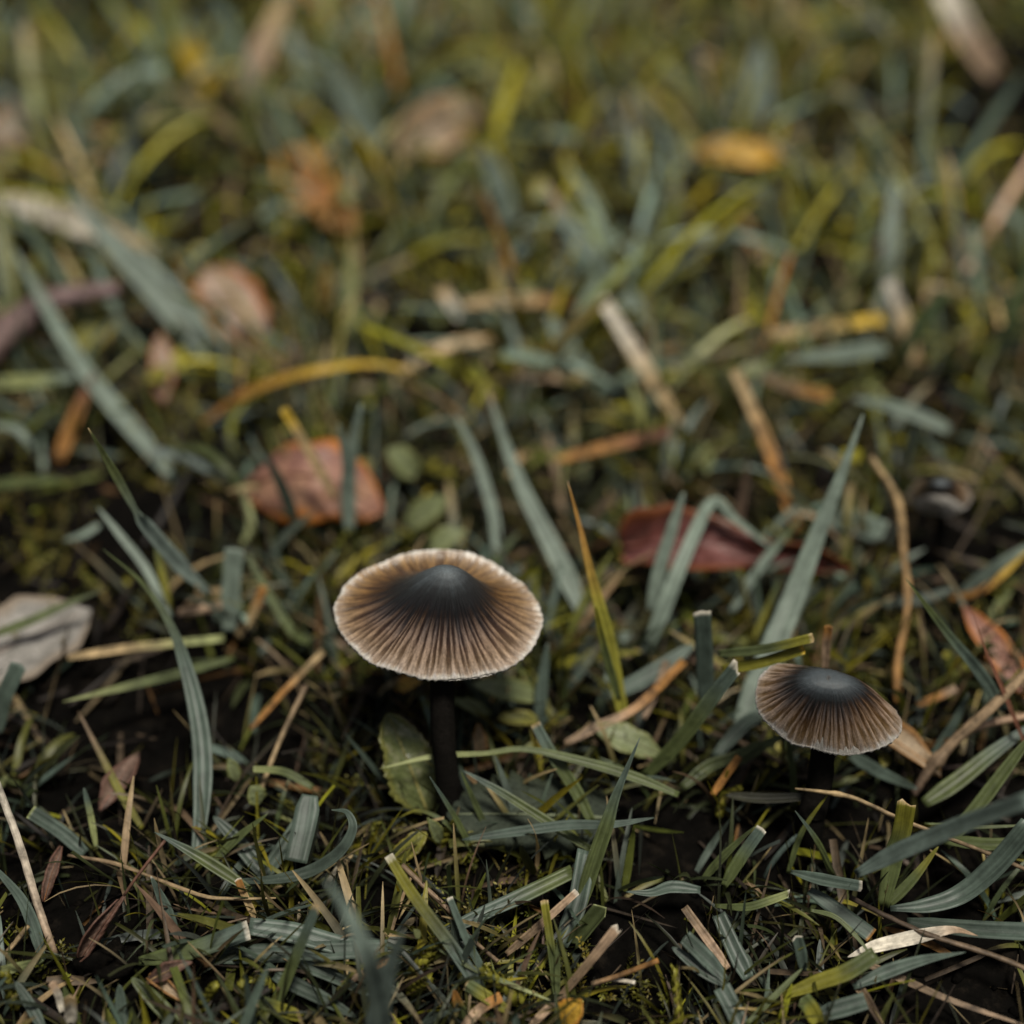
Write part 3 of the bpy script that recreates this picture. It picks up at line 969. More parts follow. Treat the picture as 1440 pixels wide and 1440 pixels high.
TAILED = ([0, .05, .18, .35, .5, .62, .72, .85, 1], [.25, .6, .95, 1, .85, .55, .3, .26, .03])
DL = "fallen dead leaves in the turf"
leaf("fallen_leaf", "pinkish brown dead leaf with orange edge behind the larger mushroom", "leaf", (345, 682, 5), (540, 716, 5), 128, ML['pinkbrown'],
     (.20, .10, .06), ROUND, cup=-.18, bend=.05, face=.62, wav=.05, seed=1, group=DL, petiole=[(322, 700, 1)], via=(436, 672, 11))
leaf("fallen_leaf", "dark red curled dead leaf crossed by two pale grass blades", "leaf", (874, 770, 5), (1196, 802, 4), 118, ML['darkred'],
     (.12, .04, .03), TAILED, cup=.4, bend=.05, face=.6, wav=.3, seed=2, group=DL, via=(985, 774, 7))
leaf("fallen_leaf", "pale grey dead leaf under a thin dark blade at the picture's edge", "leaf", (-70, 955, 3), (128, 858, 5), 128, ML['grey'],
     (.24, .2, .17), ROUND, cup=.08, bend=.03, face=.35, wav=.04, seed=3, group=DL)
leaf("fallen_leaf", "solid orange dead leaf, blurred, standing alone far behind", "leaf", (398, 212, 11), (497, 322, 0), 80, ML['orange'],
     (.3, .13, .03), ROUND, cup=.12, bend=.05, face=.7, seed=4, group=DL)
leaf("fallen_leaf", "pale pink dead leaf with rusty red upper edge, blurred", "leaf", (366, 478, 0), (288, 378, 7), 80, ML['palepink'],
     (.4, .24, .16), ROUND, cup=.12, bend=.05, face=.7, seed=5, group=DL)
leaf("fallen_leaf", "narrow upright pinkish dead leaf beneath the pale pink one", "leaf", (230, 566, 1), (226, 468, 12), 38, ML['palepink'],
     (.4, .24, .16), LANCE, cup=.3, bend=.05, face=.8, seed=6, group=DL)
leaf("fallen_leaf", "bright yellow-orange narrow dead leaf lying far behind", "leaf", (974, 214, 12), (1104, 222, 9), 44, ML['yellow'],
     (.45, .22, .04), LANCE, cup=.2, bend=.05, face=.6, seed=7, group=DL)
leaf("fallen_leaf", "large blurred tan leaf far behind, pale and rounded", "leaf", (560, 215, 3), (672, 150, 9), 78, ML['tan'],
     (.35, .25, .16), ROUND, cup=.2, bend=.06, face=.7, seed=8, group=DL)
leaf("fallen_leaf", "pinkish brown leaf with orange rim behind the red-brown spike", "leaf", (1452, 985, 2), (1354, 852, 8), 46, ML['pinkbrown'],
     (.3, .14, .08), LANCE, cup=.25, bend=.04, face=.6, seed=9, group=DL)
leaf("fallen_leaf", "tan and orange dead leaf lying just behind the smaller mushroom", "leaf", (1192, 1008, 2), (1322, 1088, 5), 62, ML['tan'],
     (.34, .17, .06), LANCE, cup=.5, bend=.07, face=.35, wav=.2, seed=10, group=DL)
leaf("fallen_leaf", "yellowish tan leaf, heavily blurred, above the white dead blade", "leaf", (60, 240, 0), (180, 190, 8), 66, ML['tan'],
     (.4, .3, .1), LANCE, cup=.2, bend=.05, face=.6, seed=31, group=DL)
leaf("fallen_leaf", "dull pink blurred leaf at the far end of the turf", "leaf", (-15, 215, 0), (50, 150, 7), 60, ML['palepink'],
     (.4, .3, .2), ROUND, cup=.2, bend=.05, face=.6, seed=32, group=DL)
leaf("dandelion_leaf", "flat grey-green leaf with toothed edges beside the larger stem", "leaf", (862, 1152, 1.5), (628, 1146, 4.5), 112, ML['serrated'],
     (.13, .15, .09), ([0, .1, .3, .6, .8, .93, 1], [.5, .85, 1, .98, .85, .55, .05]), cup=.05, bend=.03, face=.42, teeth=9, toothd=.13, nu=82, nv=10, wav=.03, seed=11)
leaf("seedling_leaf", "upright mottled green leaf touching the larger mushroom's stem", "leaf", (600, 1140, 0), (545, 1003, 12), 78, ML['spotted'],
     (.2, .18, .06), ([0, .1, .3, .55, .8, .93, 1], [.3, .7, 1, .98, .72, .38, .03]), cup=.3, bend=.06, face=.6, teeth=12, toothd=.06, nu=60, wav=.07, seed=12)
for k_, (lb, bs_, tp_, w_, m_) in enumerate((
        ("oval pale green leaf right of the larger mushroom's stem top", (760, 982, 3), (664, 962, 8), 34, 'weed'),
        ("small pale leaf touching the larger stem just under the cap", (690, 1004, 3), (636, 984, 6), 20, 'weed'),
        ("olive narrow leaf lying below the oval pale green one", (756, 1012, 3), (700, 1010, 4), 22, 'olive'),
        ("brownish little leaf hanging between larger stem and horizontal seed stalk", (676, 1066, 2), (672, 1018, 9), 24, 'tan'),
        ("slim pale leaf on the other side of the larger stem", (612, 1020, 2), (596, 986, 8), 18, 'weed'),
        ("yellow scrap of leaf under the larger cap's front rim", (556, 968, 4), (592, 958, 6), 24, 'yellow'),
        ("bright yellow scrap of leaf at the bottom edge", (788, 1440, 2), (818, 1408, 6), 40, 'yellow'),
        ("broad dull green leaf under the outer end of the long level blade", (930, 1062, 2), (830, 1022, 5), 44, 'weed'),
        ("plump round green leaf tip below the thin tan stalk", (366, 1128, 4), (352, 1106, 7), 28, 'weed'),
        ("second plump green leaf tip, just above the round one", (333, 1098, 4), (322, 1066, 8), 20, 'weed'),
        ("small folded olive leaf beside the mottled leaf's foot", (555, 1210, 2), (600, 1172, 5), 30, 'olive'),
        ("pale curled leaf tip between the stem and the toothed leaf", (620, 1185, 2), (602, 1150, 8), 20, 'weed'),
        ("blurred olive leaf beneath the purple-brown twig", (90, 495, 3), (165, 440, 9), 66, 'olive'),
        ("upright yellow-green oval leaf, blurred, well above the larger cap", (642, 545, 6), (640, 495, 15), 32, 'olive'),
        ("pale green leaf, upper of two just behind the larger cap", (575, 740, 3), (628, 700, 9), 40, 'weed'),
        ("lower pale green leaf directly above the larger cap's rim", (600, 772, 4), (655, 745, 7), 34, 'weed'),
        ("dull green leaf beside the pink-brown leaf's tip", (585, 668, 3), (545, 632, 9), 40, 'weed'))):
    leaf("seedling_leaf", lb, "leaf", bs_, tp_, w_, ML[m_], (.16, .17, .08), LANCE if k_ % 2 else ROUND, cup=.2, bend=.06, face=.55, nu=16, nv=6, seed=20 + k_,
         group="small weed leaves")
leaf("withered_leaf", "brown withered leaf hanging from a thin green stalk", "leaf", (176, 1258, 9), (112, 1352, 2), 40, ML['brown'], (.12, .06, .04),
     ([0, .1, .3, .6, .85, 1], [.1, .35, .7, 1, .8, .25]), cup=1.0, bend=.05, face=.6, wav=.22, seed=41, petiole=[(232, 1182, 15), (196, 1228, 12)], ribw=.1)
leaf("withered_leaf", "little curled pale dead leaf below the dark soil clump", "leaf", (210, 1375, 2), (258, 1408, 4), 30, ML['tan'], (.3, .22, .15), LANCE, cup=.9, bend=.1,
     face=.6, wav=.2, nu=18, nv=6, seed=42, ribw=.08)
leaf("withered_leaf", "brown lens-shaped dead leaf scrap beside the soil clump", "leaf", (206, 1382, 4), (270, 1352, 6), 24, ML['brown'], (.3, .2, .1), LANCE, cup=.5, bend=.08,
     face=.6, nu=18, nv=6, seed=43, ribw=.08)
leaf("withered_leaf", "faded brown scrap lying in shade left of the long blade", "leaf", (140, 1140, 2), (196, 1058, 4), 36, ML['brown'], (.2, .1, .07), LANCE, cup=.4, bend=.05,
     face=.6, wav=.15, nu=18, nv=6, seed=44, ribw=.06)
leaf("withered_leaf", "frayed rusty scrap below the cut blade near the edge", "leaf", (62, 1268, 1), (86, 1190, 5), 20, ML['brown'], (.2, .08, .03), LANCE, cup=.6, bend=.1,
     face=.6, wav=.25, nu=18, nv=6, seed=45, ribw=.06)

# ------------------------------------------------------------------ twigs and moss sprigs
root = thing("twig", P(1284, 1118, 2), "brown forked twig leaning in beside the smaller mushroom", "twig")
me, org = stalk("shoot", line("1284,1118 1302,1090 1340,1045 1392,998 1440,950 1470,922", (2, 12, 22)), [11, 15, 16, 14, 13], (.055, .035, .025), (.34, .24, .14), n=34, bump=.1, nodes=(.3,))
put("shoot", me, M_STRAW, root, loc=org - np.array(root.location))
me, org = stalk("side_shoot", line("1338,1048 1362,1030 1390,1018 1450,1006", (7, 10)), [9, 11, 10], (.12, .08, .05), (.26, .17, .11), n=18)
put("side_shoot", me, M_STRAW, root, loc=org - np.array(root.location))
me, org = stalk("twig", line("-30,505 20,462 70,427 120,414 168,408", (6, 14, 16)), [60, 46, 34, 27, 22], (.13, .085, .075), (.15, .10, .10), n=26, bump=.16)
put("twig", me, M_STRAW, None, "purple-brown blurred twig poking in above the pale long blade", "twig", None, "thing", org)


def sprig(label, txt, h, w, k=34):
    pts = line(txt, h)
    C = catmull(pts, k)
    org = C[0].copy()
    r = w * pxm(org) * .5
    root = thing("moss_sprig", org, label, "moss", "moss sprigs")
    me, o2 = stalk("stem", pts, w * .25, (.14, .10, .03), (.2, .19, .03), n=10)
    put("stem", me, M_MOSS, root)
    V, F, Cc = [], [], []
    T = np.gradient(C, axis=0)
    for i in range(k):
        t = norm(T[i])
        a1 = norm(np.cross(t, [.2, .3, 1])); a2 = np.cross(t, a1)
        for q_ in range(3):
            ph = i * 2.4 + q_ * 2.1
            o_ = a1 * math.cos(ph) + a2 * math.sin(ph)
            sd = np.cross(o_, t)
            sz = r * rng.uniform(.8, 1.25) * (1 - .35 * i / k)
            b0 = C[i] + o_ * r * .12
            n0 = len(V)
            V += [b0 - org, b0 + (o_ * .55 + t * .45 + sd * .42) * sz - org, b0 + (o_ * .75 + t * 1.15) * sz - org, b0 + (o_ * .55 + t * .45 - sd * .42) * sz - org,
                  b0 + (o_ * .82 + t * .55) * sz - org]
            F += [(n0, n0 + 1, n0 + 4), (n0 + 1, n0 + 2, n0 + 4), (n0 + 2, n0 + 3, n0 + 4), (n0 + 3, n0, n0 + 4)]
            Cc += [np.array([.20, .19, .025]) * rng.uniform(.6, 1.2)] * 5
    put("foliage", make_mesh("foliage", V, tris=F, col=np.array(Cc), uv=rng.uniform(0, 9, (len(V), 2))), M_MOSS, root)


sprig("plump yellow-green moss shoot beneath the lens-shaped leaf scrap", "282,1432 290,1405 300,1388", (2, 7), 22)
sprig("taller moss shoot next to the plump one", "350,1432 345,1405 340,1385", (2, 8), 20)
sprig("moss shoot lying along the straw below the larger mushroom", "575,1375 598,1348 616,1322", (2, 6), 24)
sprig("knobbly bright moss tuft beside the blurred front blade", "572,1395 588,1385 600,1378", (1, 4), 24)
sprig("long moss shoot under the thin crossing stalk at bottom centre", "735,1412 708,1386 680,1366", (1, 5), 26)
sprig("small moss tuft on the mottled leaf's foot", "618,1192 630,1170 640,1156", (1, 5), 16)
sprig("moss tuft at the edge of the bare soil, bottom", "955,1440 952,1400 948,1362", (1, 6), 16)
sprig("moss shoot at the bottom corner under the level pale blade", "25,1420 14,1392 8,1372", (1, 5), 20)
sprig("moss tuft tucked below the cut blade pair near the smaller stem", "1010,1150 1018,1120 1040,1108", (1, 6), 14)
sprig("pale moss shoot beside the upright tan stub", "385,1395 372,1380 356,1378", (1, 4), 16)

# clods of soil
def clod(label, px, py, h, w, seed):
    r_ = np.random.default_rng(seed)
    c = P(px, py, h)
    R = w * pxm(c) * .5
    n1, n2 = 18, 26
    a = np.linspace(0.02, math.pi - .02, n1)[:, None]; b = np.linspace(0, 2 * math.pi, n2, endpoint=False)[None]
    d = np.stack([np.sin(a) * np.cos(b), np.sin(a) * np.sin(b), np.cos(a) + 0 * b], -1)
    k = 1 + sum(r_.uniform(.04, .12) * np.sin(d @ r_.normal(0, 5, 3) + r_.uniform(0, 6)) for _ in range(9)) + r_.normal(0, .05, (n1, n2))
    V = (d * k[..., None] * R * np.array([1, .9, .7])).reshape(-1, 3)
    i = np.arange(n1 * n2).reshape(n1, n2)
    q_ = np.stack([i[:-1], i[1:], np.roll(i, -1, 1)[1:], np.roll(i, -1, 1)[:-1]], -1).reshape(-1, 4)
    put("soil_clod", make_mesh("soil_clod", V, quads=q_), M_SOIL, None, label, "soil clod", "clods of dark soil", "thing", c)


clod("crumbly black soil clod at the foot of the withered leaf", 150, 1350, 1, 74, 1)
clod("smaller black soil clod with pale scrap leaning on it", 195, 1352, 1, 52, 2)

# ------------------------------------------------------------------ blades of grass, one by one (base to tip)
# around and behind the larger mushroom
blade("tall blue-green blade with tan tip rising behind the larger cap", "822,868 800,820 772,762 735,688 705,608 686,546", (1, 12, 22), [26, 28, 26, 22, 16, 12], 'gl', 'pk', c1at=.9)
blade("slimmer grey-green blade parallel behind the tan-tipped tall one", "700,800 696,735 682,680 664,630 642,586", (1, 20), 15, 'gl', fold=.4)
blade("sharp in-focus shoot, green below and orange at its pointed tip", "884,1040 868,968 856,905 842,850 829,800 815,740 798,676", (1, 22, 44), [20, 20, 20, 18, 13, 10, 7], (.20, .19, .03), (.40, .22, .06), c1at=.48, fold=.35, tw=0, endcol='pk')
blade("short green sheath hugging the base of the orange-tipped shoot", "870,985 850,915 836,850", (10, 28), 12, 'gr', 'yg', fold=.6)
blade("grey-green upright blade just beyond the larger cap's right rim", "758,1024 762,968 770,905", (1, 13), 17, 'gl', fold=.3)
blade("blue-green blade slanting between orange-tipped shoot and cut upright blade", "848,982 905,955 976,907", (4, 9), 24, 'gl', shape='s')
blade("upright square-cut pale blade standing before the red leaf", "994,1000 991,930 987,860", (6, 26), 25, 'gl', shape='c', endcol='wh', jag=.06, fold=.12)
blade("broad long blue-green blade rising to a point behind the smaller mushroom", "1040,1030 1060,975 1092,900 1122,825 1152,745 1186,660 1214,582", (1, 18, 40), [36, 36, 35, 32, 28, 22, 14], 'gl', c1at=.7, fold=.18)
blade("thin blade crossing the tall pointed one at an angle", "1028,862 1062,808 1098,760 1124,732", (2, 14), 13, 'gl', 'gr')
blade("yellow-green sliver at the foot of the tall pointed blade", "1060,900 1078,858 1098,812", (2, 10), 9, 'yg', 'gr')
blade("bent blade folded at its top, crossing the red leaf's middle", "905,925 932,860 968,770 1003,706 1035,732 1086,772", (1, 14, 19, 10), [22, 22, 20, 17, 16, 14], 'gl', n=34)
blade("blade beside the bent one crossing the red leaf nearer its blunt end", "915,860 928,800 945,745 962,692", (7, 24), 19, 'gl')
blade("olive cut stub, upper of two pointing past the smaller cap", "1010,920 1070,915 1144,898", (22, 28), 14, 'gk', 'yg', shape='c', endcol='st', c1at=.6, fold=.6)
blade("yellow-green cut stub, lower of two pointing past the smaller cap", "1015,942 1065,935 1131,914", (20, 26), 16, 'yg', 'yg', shape='c', endcol='yo', fold=.6)
blade("cut blade with frayed white end leaning towards the smaller cap", "905,1095 955,1045 1000,985 1037,938", (2, 14, 25), [20, 22, 22, 20], 'gr', 'gl', shape='c', endcol='wh', jag=.5, fold=.5)
blade("thin yellow-edged blade slanting above the forked twig", "1412,1000 1375,945 1330,890 1274,814", (12, 34), [18, 18, 15, 8], 'gl', 'gr', fold=.6)
blade("grey-green blade crossing behind the forked twig's lower end", "1300,1130 1345,1100 1395,1060 1450,1020", (3, 10), 24, 'gr', 'gl')
blade("olive blade rising behind the thin long straw to the edge", "1330,1190 1375,1135 1420,1075 1450,1035", (3, 16), 20, 'gr', fold=.5)
blade("narrow grey blade seen above the tan leaf beside the smaller cap", "1310,1065 1340,1020 1362,975", (2, 12), 12, 'gl')
blade("dark flat blade across the smaller mushroom's stem", "1020,1118 1075,1123 1160,1119", (6, 8), 15, (.02, .02, .012), shape='s')
blade("thin upright blade beside the smaller mushroom's stem", "1118,1135 1114,1080 1108,1040", (2, 12), 10, 'gr')
blade("grey blade passing low behind the smaller stem", "1195,1062 1240,1088 1290,1110", (2, 4), 18, 'gl', 'gd')
blade("curved dark green double blade left of the smaller cap", "960,1108 995,1080 1030,1066 1072,1042", (3, 8), 18, 'gk', 'gr', fold=.6)
blade("green blade parallel beneath the curved dark double blade", "1035,1075 1070,1052 1110,1030", (4, 9), 14, 'gr')
blade("glaucous bent blade base emerging left of the smaller cap", "1005,1065 1045,1020 1068,1003 1085,960", (2, 9), 20, 'gl')
# foreground centre
blade("long seed-stalk-like blade lying level across the larger stem", "954,1118 900,1096 830,1074 740,1054 680,1060 610,1064 534,1081", (9, 12, 10), [14, 16, 14, 9, 8, 13, 8], 'gr', 'pg', endcol='pg', n=36)
blade("pointed blade slanting over the toothed leaf, tip up-left", "835,1198 760,1150 700,1112 650,1083", (4, 12), [14, 14, 13, 8], 'gr', 'gl', fold=.6)
blade("cut-topped blade descending onto the toothed leaf from above", "832,1156 805,1105 775,1060 752,1018", (3, 14), [18, 18, 17, 14], 'gr', 'gl', shape='c', endcol='st', fold=.5)
blade("upright narrow-pointed green blade right of the toothed leaf", "812,1296 830,1230 852,1165 868,1115 900,1037", (1, 13, 25), [18, 22, 22, 17, 8], 'gr', 'gl', fold=.5)
blade("level blue-green blade across the toothed leaf's lower edge", "650,1181 720,1171 800,1161 860,1160 920,1150", (6, 11), [14, 16, 15, 13, 8], 'gl', shape='s')
blade("long cut blade lying below the toothed leaf, double-ribbed", "612,1318 680,1285 740,1258 806,1226", (3, 6), [16, 20, 22, 20], 'gl', 'gr', shape='c', fold=.35)
blade("stout cut blade slanting down with pale node, below the mottled leaf", "695,1428 660,1368 625,1318 580,1258 546,1203", (1, 8, 16), [20, 20, 18, 16, 13], 'gl', 'yg', c1at=.4, shape='c', endcol='wh', fold=.4)
blade("thin cut blade rising beside the stout slanting one", "690,1385 660,1330 645,1295 632,1262", (1, 11), [13, 11, 10, 9], 'gl', shape='c', endcol='wh')
blade("grey flat blade behind the upright narrow-pointed blade", "790,1330 812,1270 826,1196", (1, 8), 28, 'gd', 'gl', shape='c')
blade("short dark hollow cut blade beside the brown straw", "805,1330 828,1302 848,1278", (1, 7), 24, 'gk', shape='c', endcol='pg', fold=.9)
blade("stubby olive blade with cut top behind the brown straw", "782,1402 776,1340 765,1266", (1, 11), 11, 'gr', 'yg', shape='c', endcol='st', fold=.6)
blade("second slim olive blade crossing the stubby one", "784,1408 784,1350 788,1304", (1, 8), 8, 'gr')
blade("thin crossing stalk running down to the bottom centre", "612,1332 665,1362 720,1385 784,1411", (6, 3), [5, 7, 8, 5], 'gr', 'pg')
blade("short curved blue-green blade pointing to bare soil", "985,1252 945,1248 915,1256 880,1254", (5, 6), [16, 18, 14, 8], 'gl', fold=.4)
blade("broad blurred blade arching up close to the lens, bottom", "545,1475 530,1400 516,1345 492,1290 458,1236", (10, 34, 44), [30, 30, 28, 24, 14], (.13, .165, .14))
blade("second blurred near blade beside the arching one", "524,1475 534,1420 548,1365 567,1308", (8, 30), [32, 32, 28, 18], (.09, .115, .10))
blade("small curled blade beside the stout slanting one", "668,1336 652,1326 646,1316 665,1318", (3, 5), 14, 'gl')
blade("olive stub with torn top at bottom centre", "712,1420 680,1400 655,1384", (2, 5), 18, 'yg', 'gr', shape='c', endcol='st')
blade("orange-tipped little blade near the yellow scrap", "655,1432 645,1415 638,1392", (1, 6), 16, 'gr', 'og', c1at=.4)
blade("tiny olive scrap beneath the stout slanting blade", "640,1298 618,1310 585,1335", (1, 3), 8, 'yg')
blade("thin green blade crossing before the larger stem's foot", "668,1205 640,1150 604,1092", (1, 15), [9, 9, 6], 'gr', 'gl')
blade("fine arched blade from the larger stem's foot towards the mottled leaf", "652,1190 628,1158 590,1140 560,1150", (1, 8, 5), [7, 7, 6, 4], 'gr', 'yg')
blade("short dark blade leaning on the larger stem from the right", "690,1180 668,1130 648,1085", (1, 12), [9, 9, 5], 'gk', 'gr')
blade("thin blade crossing before the smaller stem's foot", "1172,1235 1150,1185 1118,1140", (1, 13), [9, 9, 6], 'gr', 'gl')
blade("fine green blade rising before the smaller stem, tip leaning away", "1108,1228 1128,1170 1168,1112", (1, 14), [8, 8, 5], 'gr', 'yg')
# foreground left
blade("long twisted blue-green blade, broad and crinkled, running down", "276,1204 284,1130 285,1060 277,1000 262,940 240,880 200,820 144,772", (2, 14, 32), [24, 27, 27, 25, 21, 14, 10, 6], 'gl', 'gr', c1at=.6, n=40)
blade("thin blade crossing the top of the long crinkled blade", "240,868 205,800 168,752 136,712", (10, 22), [10, 12, 12, 8], 'gl')
blade("dark-tipped twisted blade standing tall beside the pale long blade", "298,838 250,795 205,742 190,718 160,665 124,602", (8, 34, 54), [14, 30, 24, 9, 20, 11], (.20, .25, .22), (.11, .13, .05), c1at=.45, twist=0, n=34, endcol='st')
blade("narrow yellow-green blade crossing the twisted dark-tipped one", "240,862 233,830 224,790 215,744", (8, 19), [8, 9, 10, 5], 'yg', 'gk')
blade("thin dark blade lying across the pale grey leaf", "-20,897 40,875 95,850 148,828", (8, 12), [14, 14, 12, 6], 'gr', 'gk')
blade("grey blade end overlapping the pale grey leaf's lower corner", "-5,1030 5,985 28,935", (6, 16), 24, 'gd', 'gl', shape='c')
blade("blunt vertical blue-green blade with folded top, left of larger cap", "322,888 325,830 330,772", (3, 16), 26, 'gl', shape='c', fold=.3)
blade("bent green blade beside the blunt vertical one", "438,905 412,890 385,848 362,808 348,776", (2, 14), 13, 'gr')
blade("level green blade ending left above the bare soil", "330,925 250,948 170,968 88,987", (5, 9), [12, 14, 14, 7], 'gr', 'pg')
blade("yellowish stalk slanting down through the bare soil", "200,1165 172,1120 145,1068 110,1000", (1, 9), [10, 11, 10, 7], 'yg', 'sb')
blade("short square-cut blade pointing up-left over the soil", "120,1200 85,1170 42,1142", (3, 9), 20, 'gl', 'gd', shape='c', endcol='pg')
blade("thin upright pale blade beside the short square-cut one", "136,1196 128,1150 118,1108", (1, 9), 9, 'pg', 'gl', shape='s')
blade("narrow blue-green blade arching in from the edge", "60,1350 48,1305 28,1262 -15,1212", (1, 12), [14, 18, 17, 15], 'gl')
blade("pointed green blade leading into the curled one", "352,1252 300,1218 262,1195 217,1170", (5, 10), [16, 18, 15, 8], 'gr', 'gl', fold=.5)
blade("curled blade looping back on itself at its end", "335,1240 395,1236 440,1224 478,1198 496,1166 488,1143 466,1139", (5, 8, 16), [12, 16, 18, 17, 16, 14, 8], 'gd', 'gl', n=40)
blade("short olive blade rising behind the curled one", "300,1212 335,1178 377,1144", (3, 9), [11, 13, 8], 'gr')
blade("broad blue-green cut blade hanging below the larger cap's left", "436,1118 428,1160 416,1212", (11, 6), [34, 34, 32], 'gl', 'gd', shape='c', fold=.12)
blade("dim grey blade crossing behind the curled blade", "365,1240 400,1190 440,1118", (1, 8), 22, 'gd')
blade("dim blade in the gap left of the curled one", "372,1232 335,1185 300,1148", (1, 6), 22, 'gd')
blade("small hooked olive blade above the broad hanging one", "440,1108 400,1086 356,1082", (5, 9), [12, 11, 9], 'gr', 'pg', shape='c', endcol='pg')
blade("white-edged short blade standing under the thin brown straw", "248,1316 232,1275 212,1232", (1, 9), [14, 17, 12], 'gl', endcol='wh')
blade("square-ended grey-green blade lying with pale cut edge", "195,1352 265,1338 350,1308", (3, 7), [20, 26, 28], 'gr', 'gl', shape='c', endcol='wh', fold=.12)
blade("dewy blue-green blade continuing from the square-ended one", "540,1345 470,1328 410,1312 350,1303", (2, 6), [24, 28, 30, 24], 'gl', shape='c', fold=.25)
blade("wide level blade beneath the dewy one, finely ribbed", "275,1348 360,1342 450,1338 545,1334", (2, 4), [22, 28, 28, 24], 'gd', 'gl', shape='c', fold=.2)
blade("slim cut blade standing upright with notched end, lower left", "376,1442 400,1385 424,1328 446,1275", (1, 8, 17), [17, 17, 15, 13], 'gr', 'gl', shape='c', endcol='st', jag=.4, fold=.5)
blade("grey blade sloping under the slim notched one", "385,1372 440,1398 500,1430", (3, 2), 22, 'gd')
blade("second sloping grey blade beside the first under the notched one", "420,1355 470,1375 520,1400", (3, 2), 18, 'gd')
blade("torn olive stub beside the slim notched blade", "425,1432 395,1420 362,1408", (2, 6), 18, 'yg', 'gr', shape='c', endcol='st', jag=.4)
blade("olive blade lying at the very bottom edge, left", "250,1442 215,1405 185,1375", (2, 6), 22, 'gr', 'gk')
blade("dark blue-green blade upright at the bottom edge, left", "175,1450 170,1410 168,1385", (1, 6), 16, 'gl', 'gd')
blade("level pale blade entering low from the edge", "-20,1372 20,1362 62,1350", (3, 5), 15, 'pg', 'gr')
blade("grey blade below the level pale one at the corner", "60,1445 40,1410 22,1380", (2, 6), 16, 'gl', 'gd')
blade("short green blade beside the pale stubs at the bottom edge", "110,1440 98,1415 90,1388", (2, 7), 14, 'gr')
# foreground right
blade("wide blurred blade slanting in close to the lens", "1203,1230 1262,1200 1345,1165 1450,1125", (14, 26, 40), [18, 26, 28, 26], (.085, .11, .095), shape='c')
blade("broad curved blue-green blade sweeping up to the edge", "1252,1278 1305,1274 1352,1258 1400,1218 1450,1160", (3, 5, 16), [12, 22, 28, 30, 30], 'gl', shape='c')
blade("level grey blade below the broad curved one", "1275,1296 1350,1306 1450,1312", (2, 6), [16, 24, 26], 'gd', 'gl', shape='c')
blade("green level blade meeting the edge above the curved one", "1330,1182 1390,1188 1450,1186", (6, 9), 18, 'gr', shape='c')
blade("thin green blade just above that level one", "1300,1158 1380,1163 1450,1160", (8, 10), [4, 6, 5], 'gr')
blade("upright broken green blade with ragged pale top", "1242,1275 1256,1208 1268,1170 1275,1128", (1, 8, 17), [24, 26, 26, 26], 'gr', 'yg', shape='c', endcol='st', jag=.3, fold=.2)
blade("blade stub rising beside the ragged broken one", "1250,1272 1285,1235 1320,1190", (1, 8), [16, 14, 10], 'gr', 'yg')
blade("pointed blue-green blade lying over dark soil, bottom right", "1200,1388 1250,1366 1300,1350 1358,1339", (3, 8), [14, 20, 17, 8], 'gl')
blade("flat cut blade with tan end sloping down", "1138,1252 1180,1282 1226,1316", (4, 3), [18, 22, 22], 'gl', shape='c', endcol='og', fold=.12)
blade("twisted glossy blade above the flat cut one", "1112,1226 1155,1238 1212,1248", (6, 8), [8, 18, 16], 'gl', shape='c', endcol='wh', fold=.6)
blade("leaning cut blade with white end near the smaller stem's foot", "1018,1246 1040,1210 1072,1165", (2, 10), [14, 18, 16], 'gr', 'gl', shape='c', endcol='wh')
blade("thin sharp blade beside that leaning cut one", "988,1238 1022,1200 1062,1162", (2, 10), [12, 12, 7], 'gr', 'gk', fold=.6)
blade("blue-green blade running down beneath the moss, ribbed", "1052,1376 1032,1335 1010,1286", (1, 5), [26, 24, 20], 'gl', 'gd', shape='c')
blade("upper of two blue-green blades joined at one foot, left of the ribbed blade", "1020,1378 995,1350 962,1318", (3, 7), [14, 24, 22], 'gl', 'gd', shape='c')
blade("lower of two blue-green blades joined at one foot, left of the ribbed blade", "1018,1386 985,1362 945,1332", (3, 5), [10, 22, 20], 'gd', 'gl')
blade("short pale-topped blade sticking up above the yellow-green one", "1130,1366 1126,1340 1120,1318", (3, 9), [12, 17, 16], 'gl', shape='c', endcol='wh')
blade("yellow-green blade with lifted torn end, bottom right", "1098,1402 1150,1382 1190,1368 1232,1342", (2, 8), [16, 22, 24, 22], 'yg', 'gr', shape='c', fold=.35)
blade("grey blade folded beneath the yellow-green one", "1150,1428 1185,1418 1218,1408", (2, 4), [22, 26, 24], 'gl', shape='c')
blade("blade going down off the bottom, blue-green", "1045,1452 1030,1418 1014,1388", (1, 4), 26, 'gl', shape='c')
blade("slender curved stalk arching over the bottom right litter", "1140,1280 1175,1290 1205,1318 1222,1340", (7, 4), 7, 'gr')
blade("hooked green blade with frayed pale end", "1005,1274 1050,1276 1085,1266 1112,1256", (3, 7), [8, 12, 12, 10], 'gr', 'pg', shape='c', endcol='wh', jag=.6)
blade("thin blade running diagonally to the bottom", "1050,1440 1095,1395 1128,1362", (2, 6), 9, 'gr')
blade("olive cut blade near the bottom right cluster", "1150,1440 1140,1420 1128,1405", (2, 5), 24, 'yg', 'gr', shape='c')
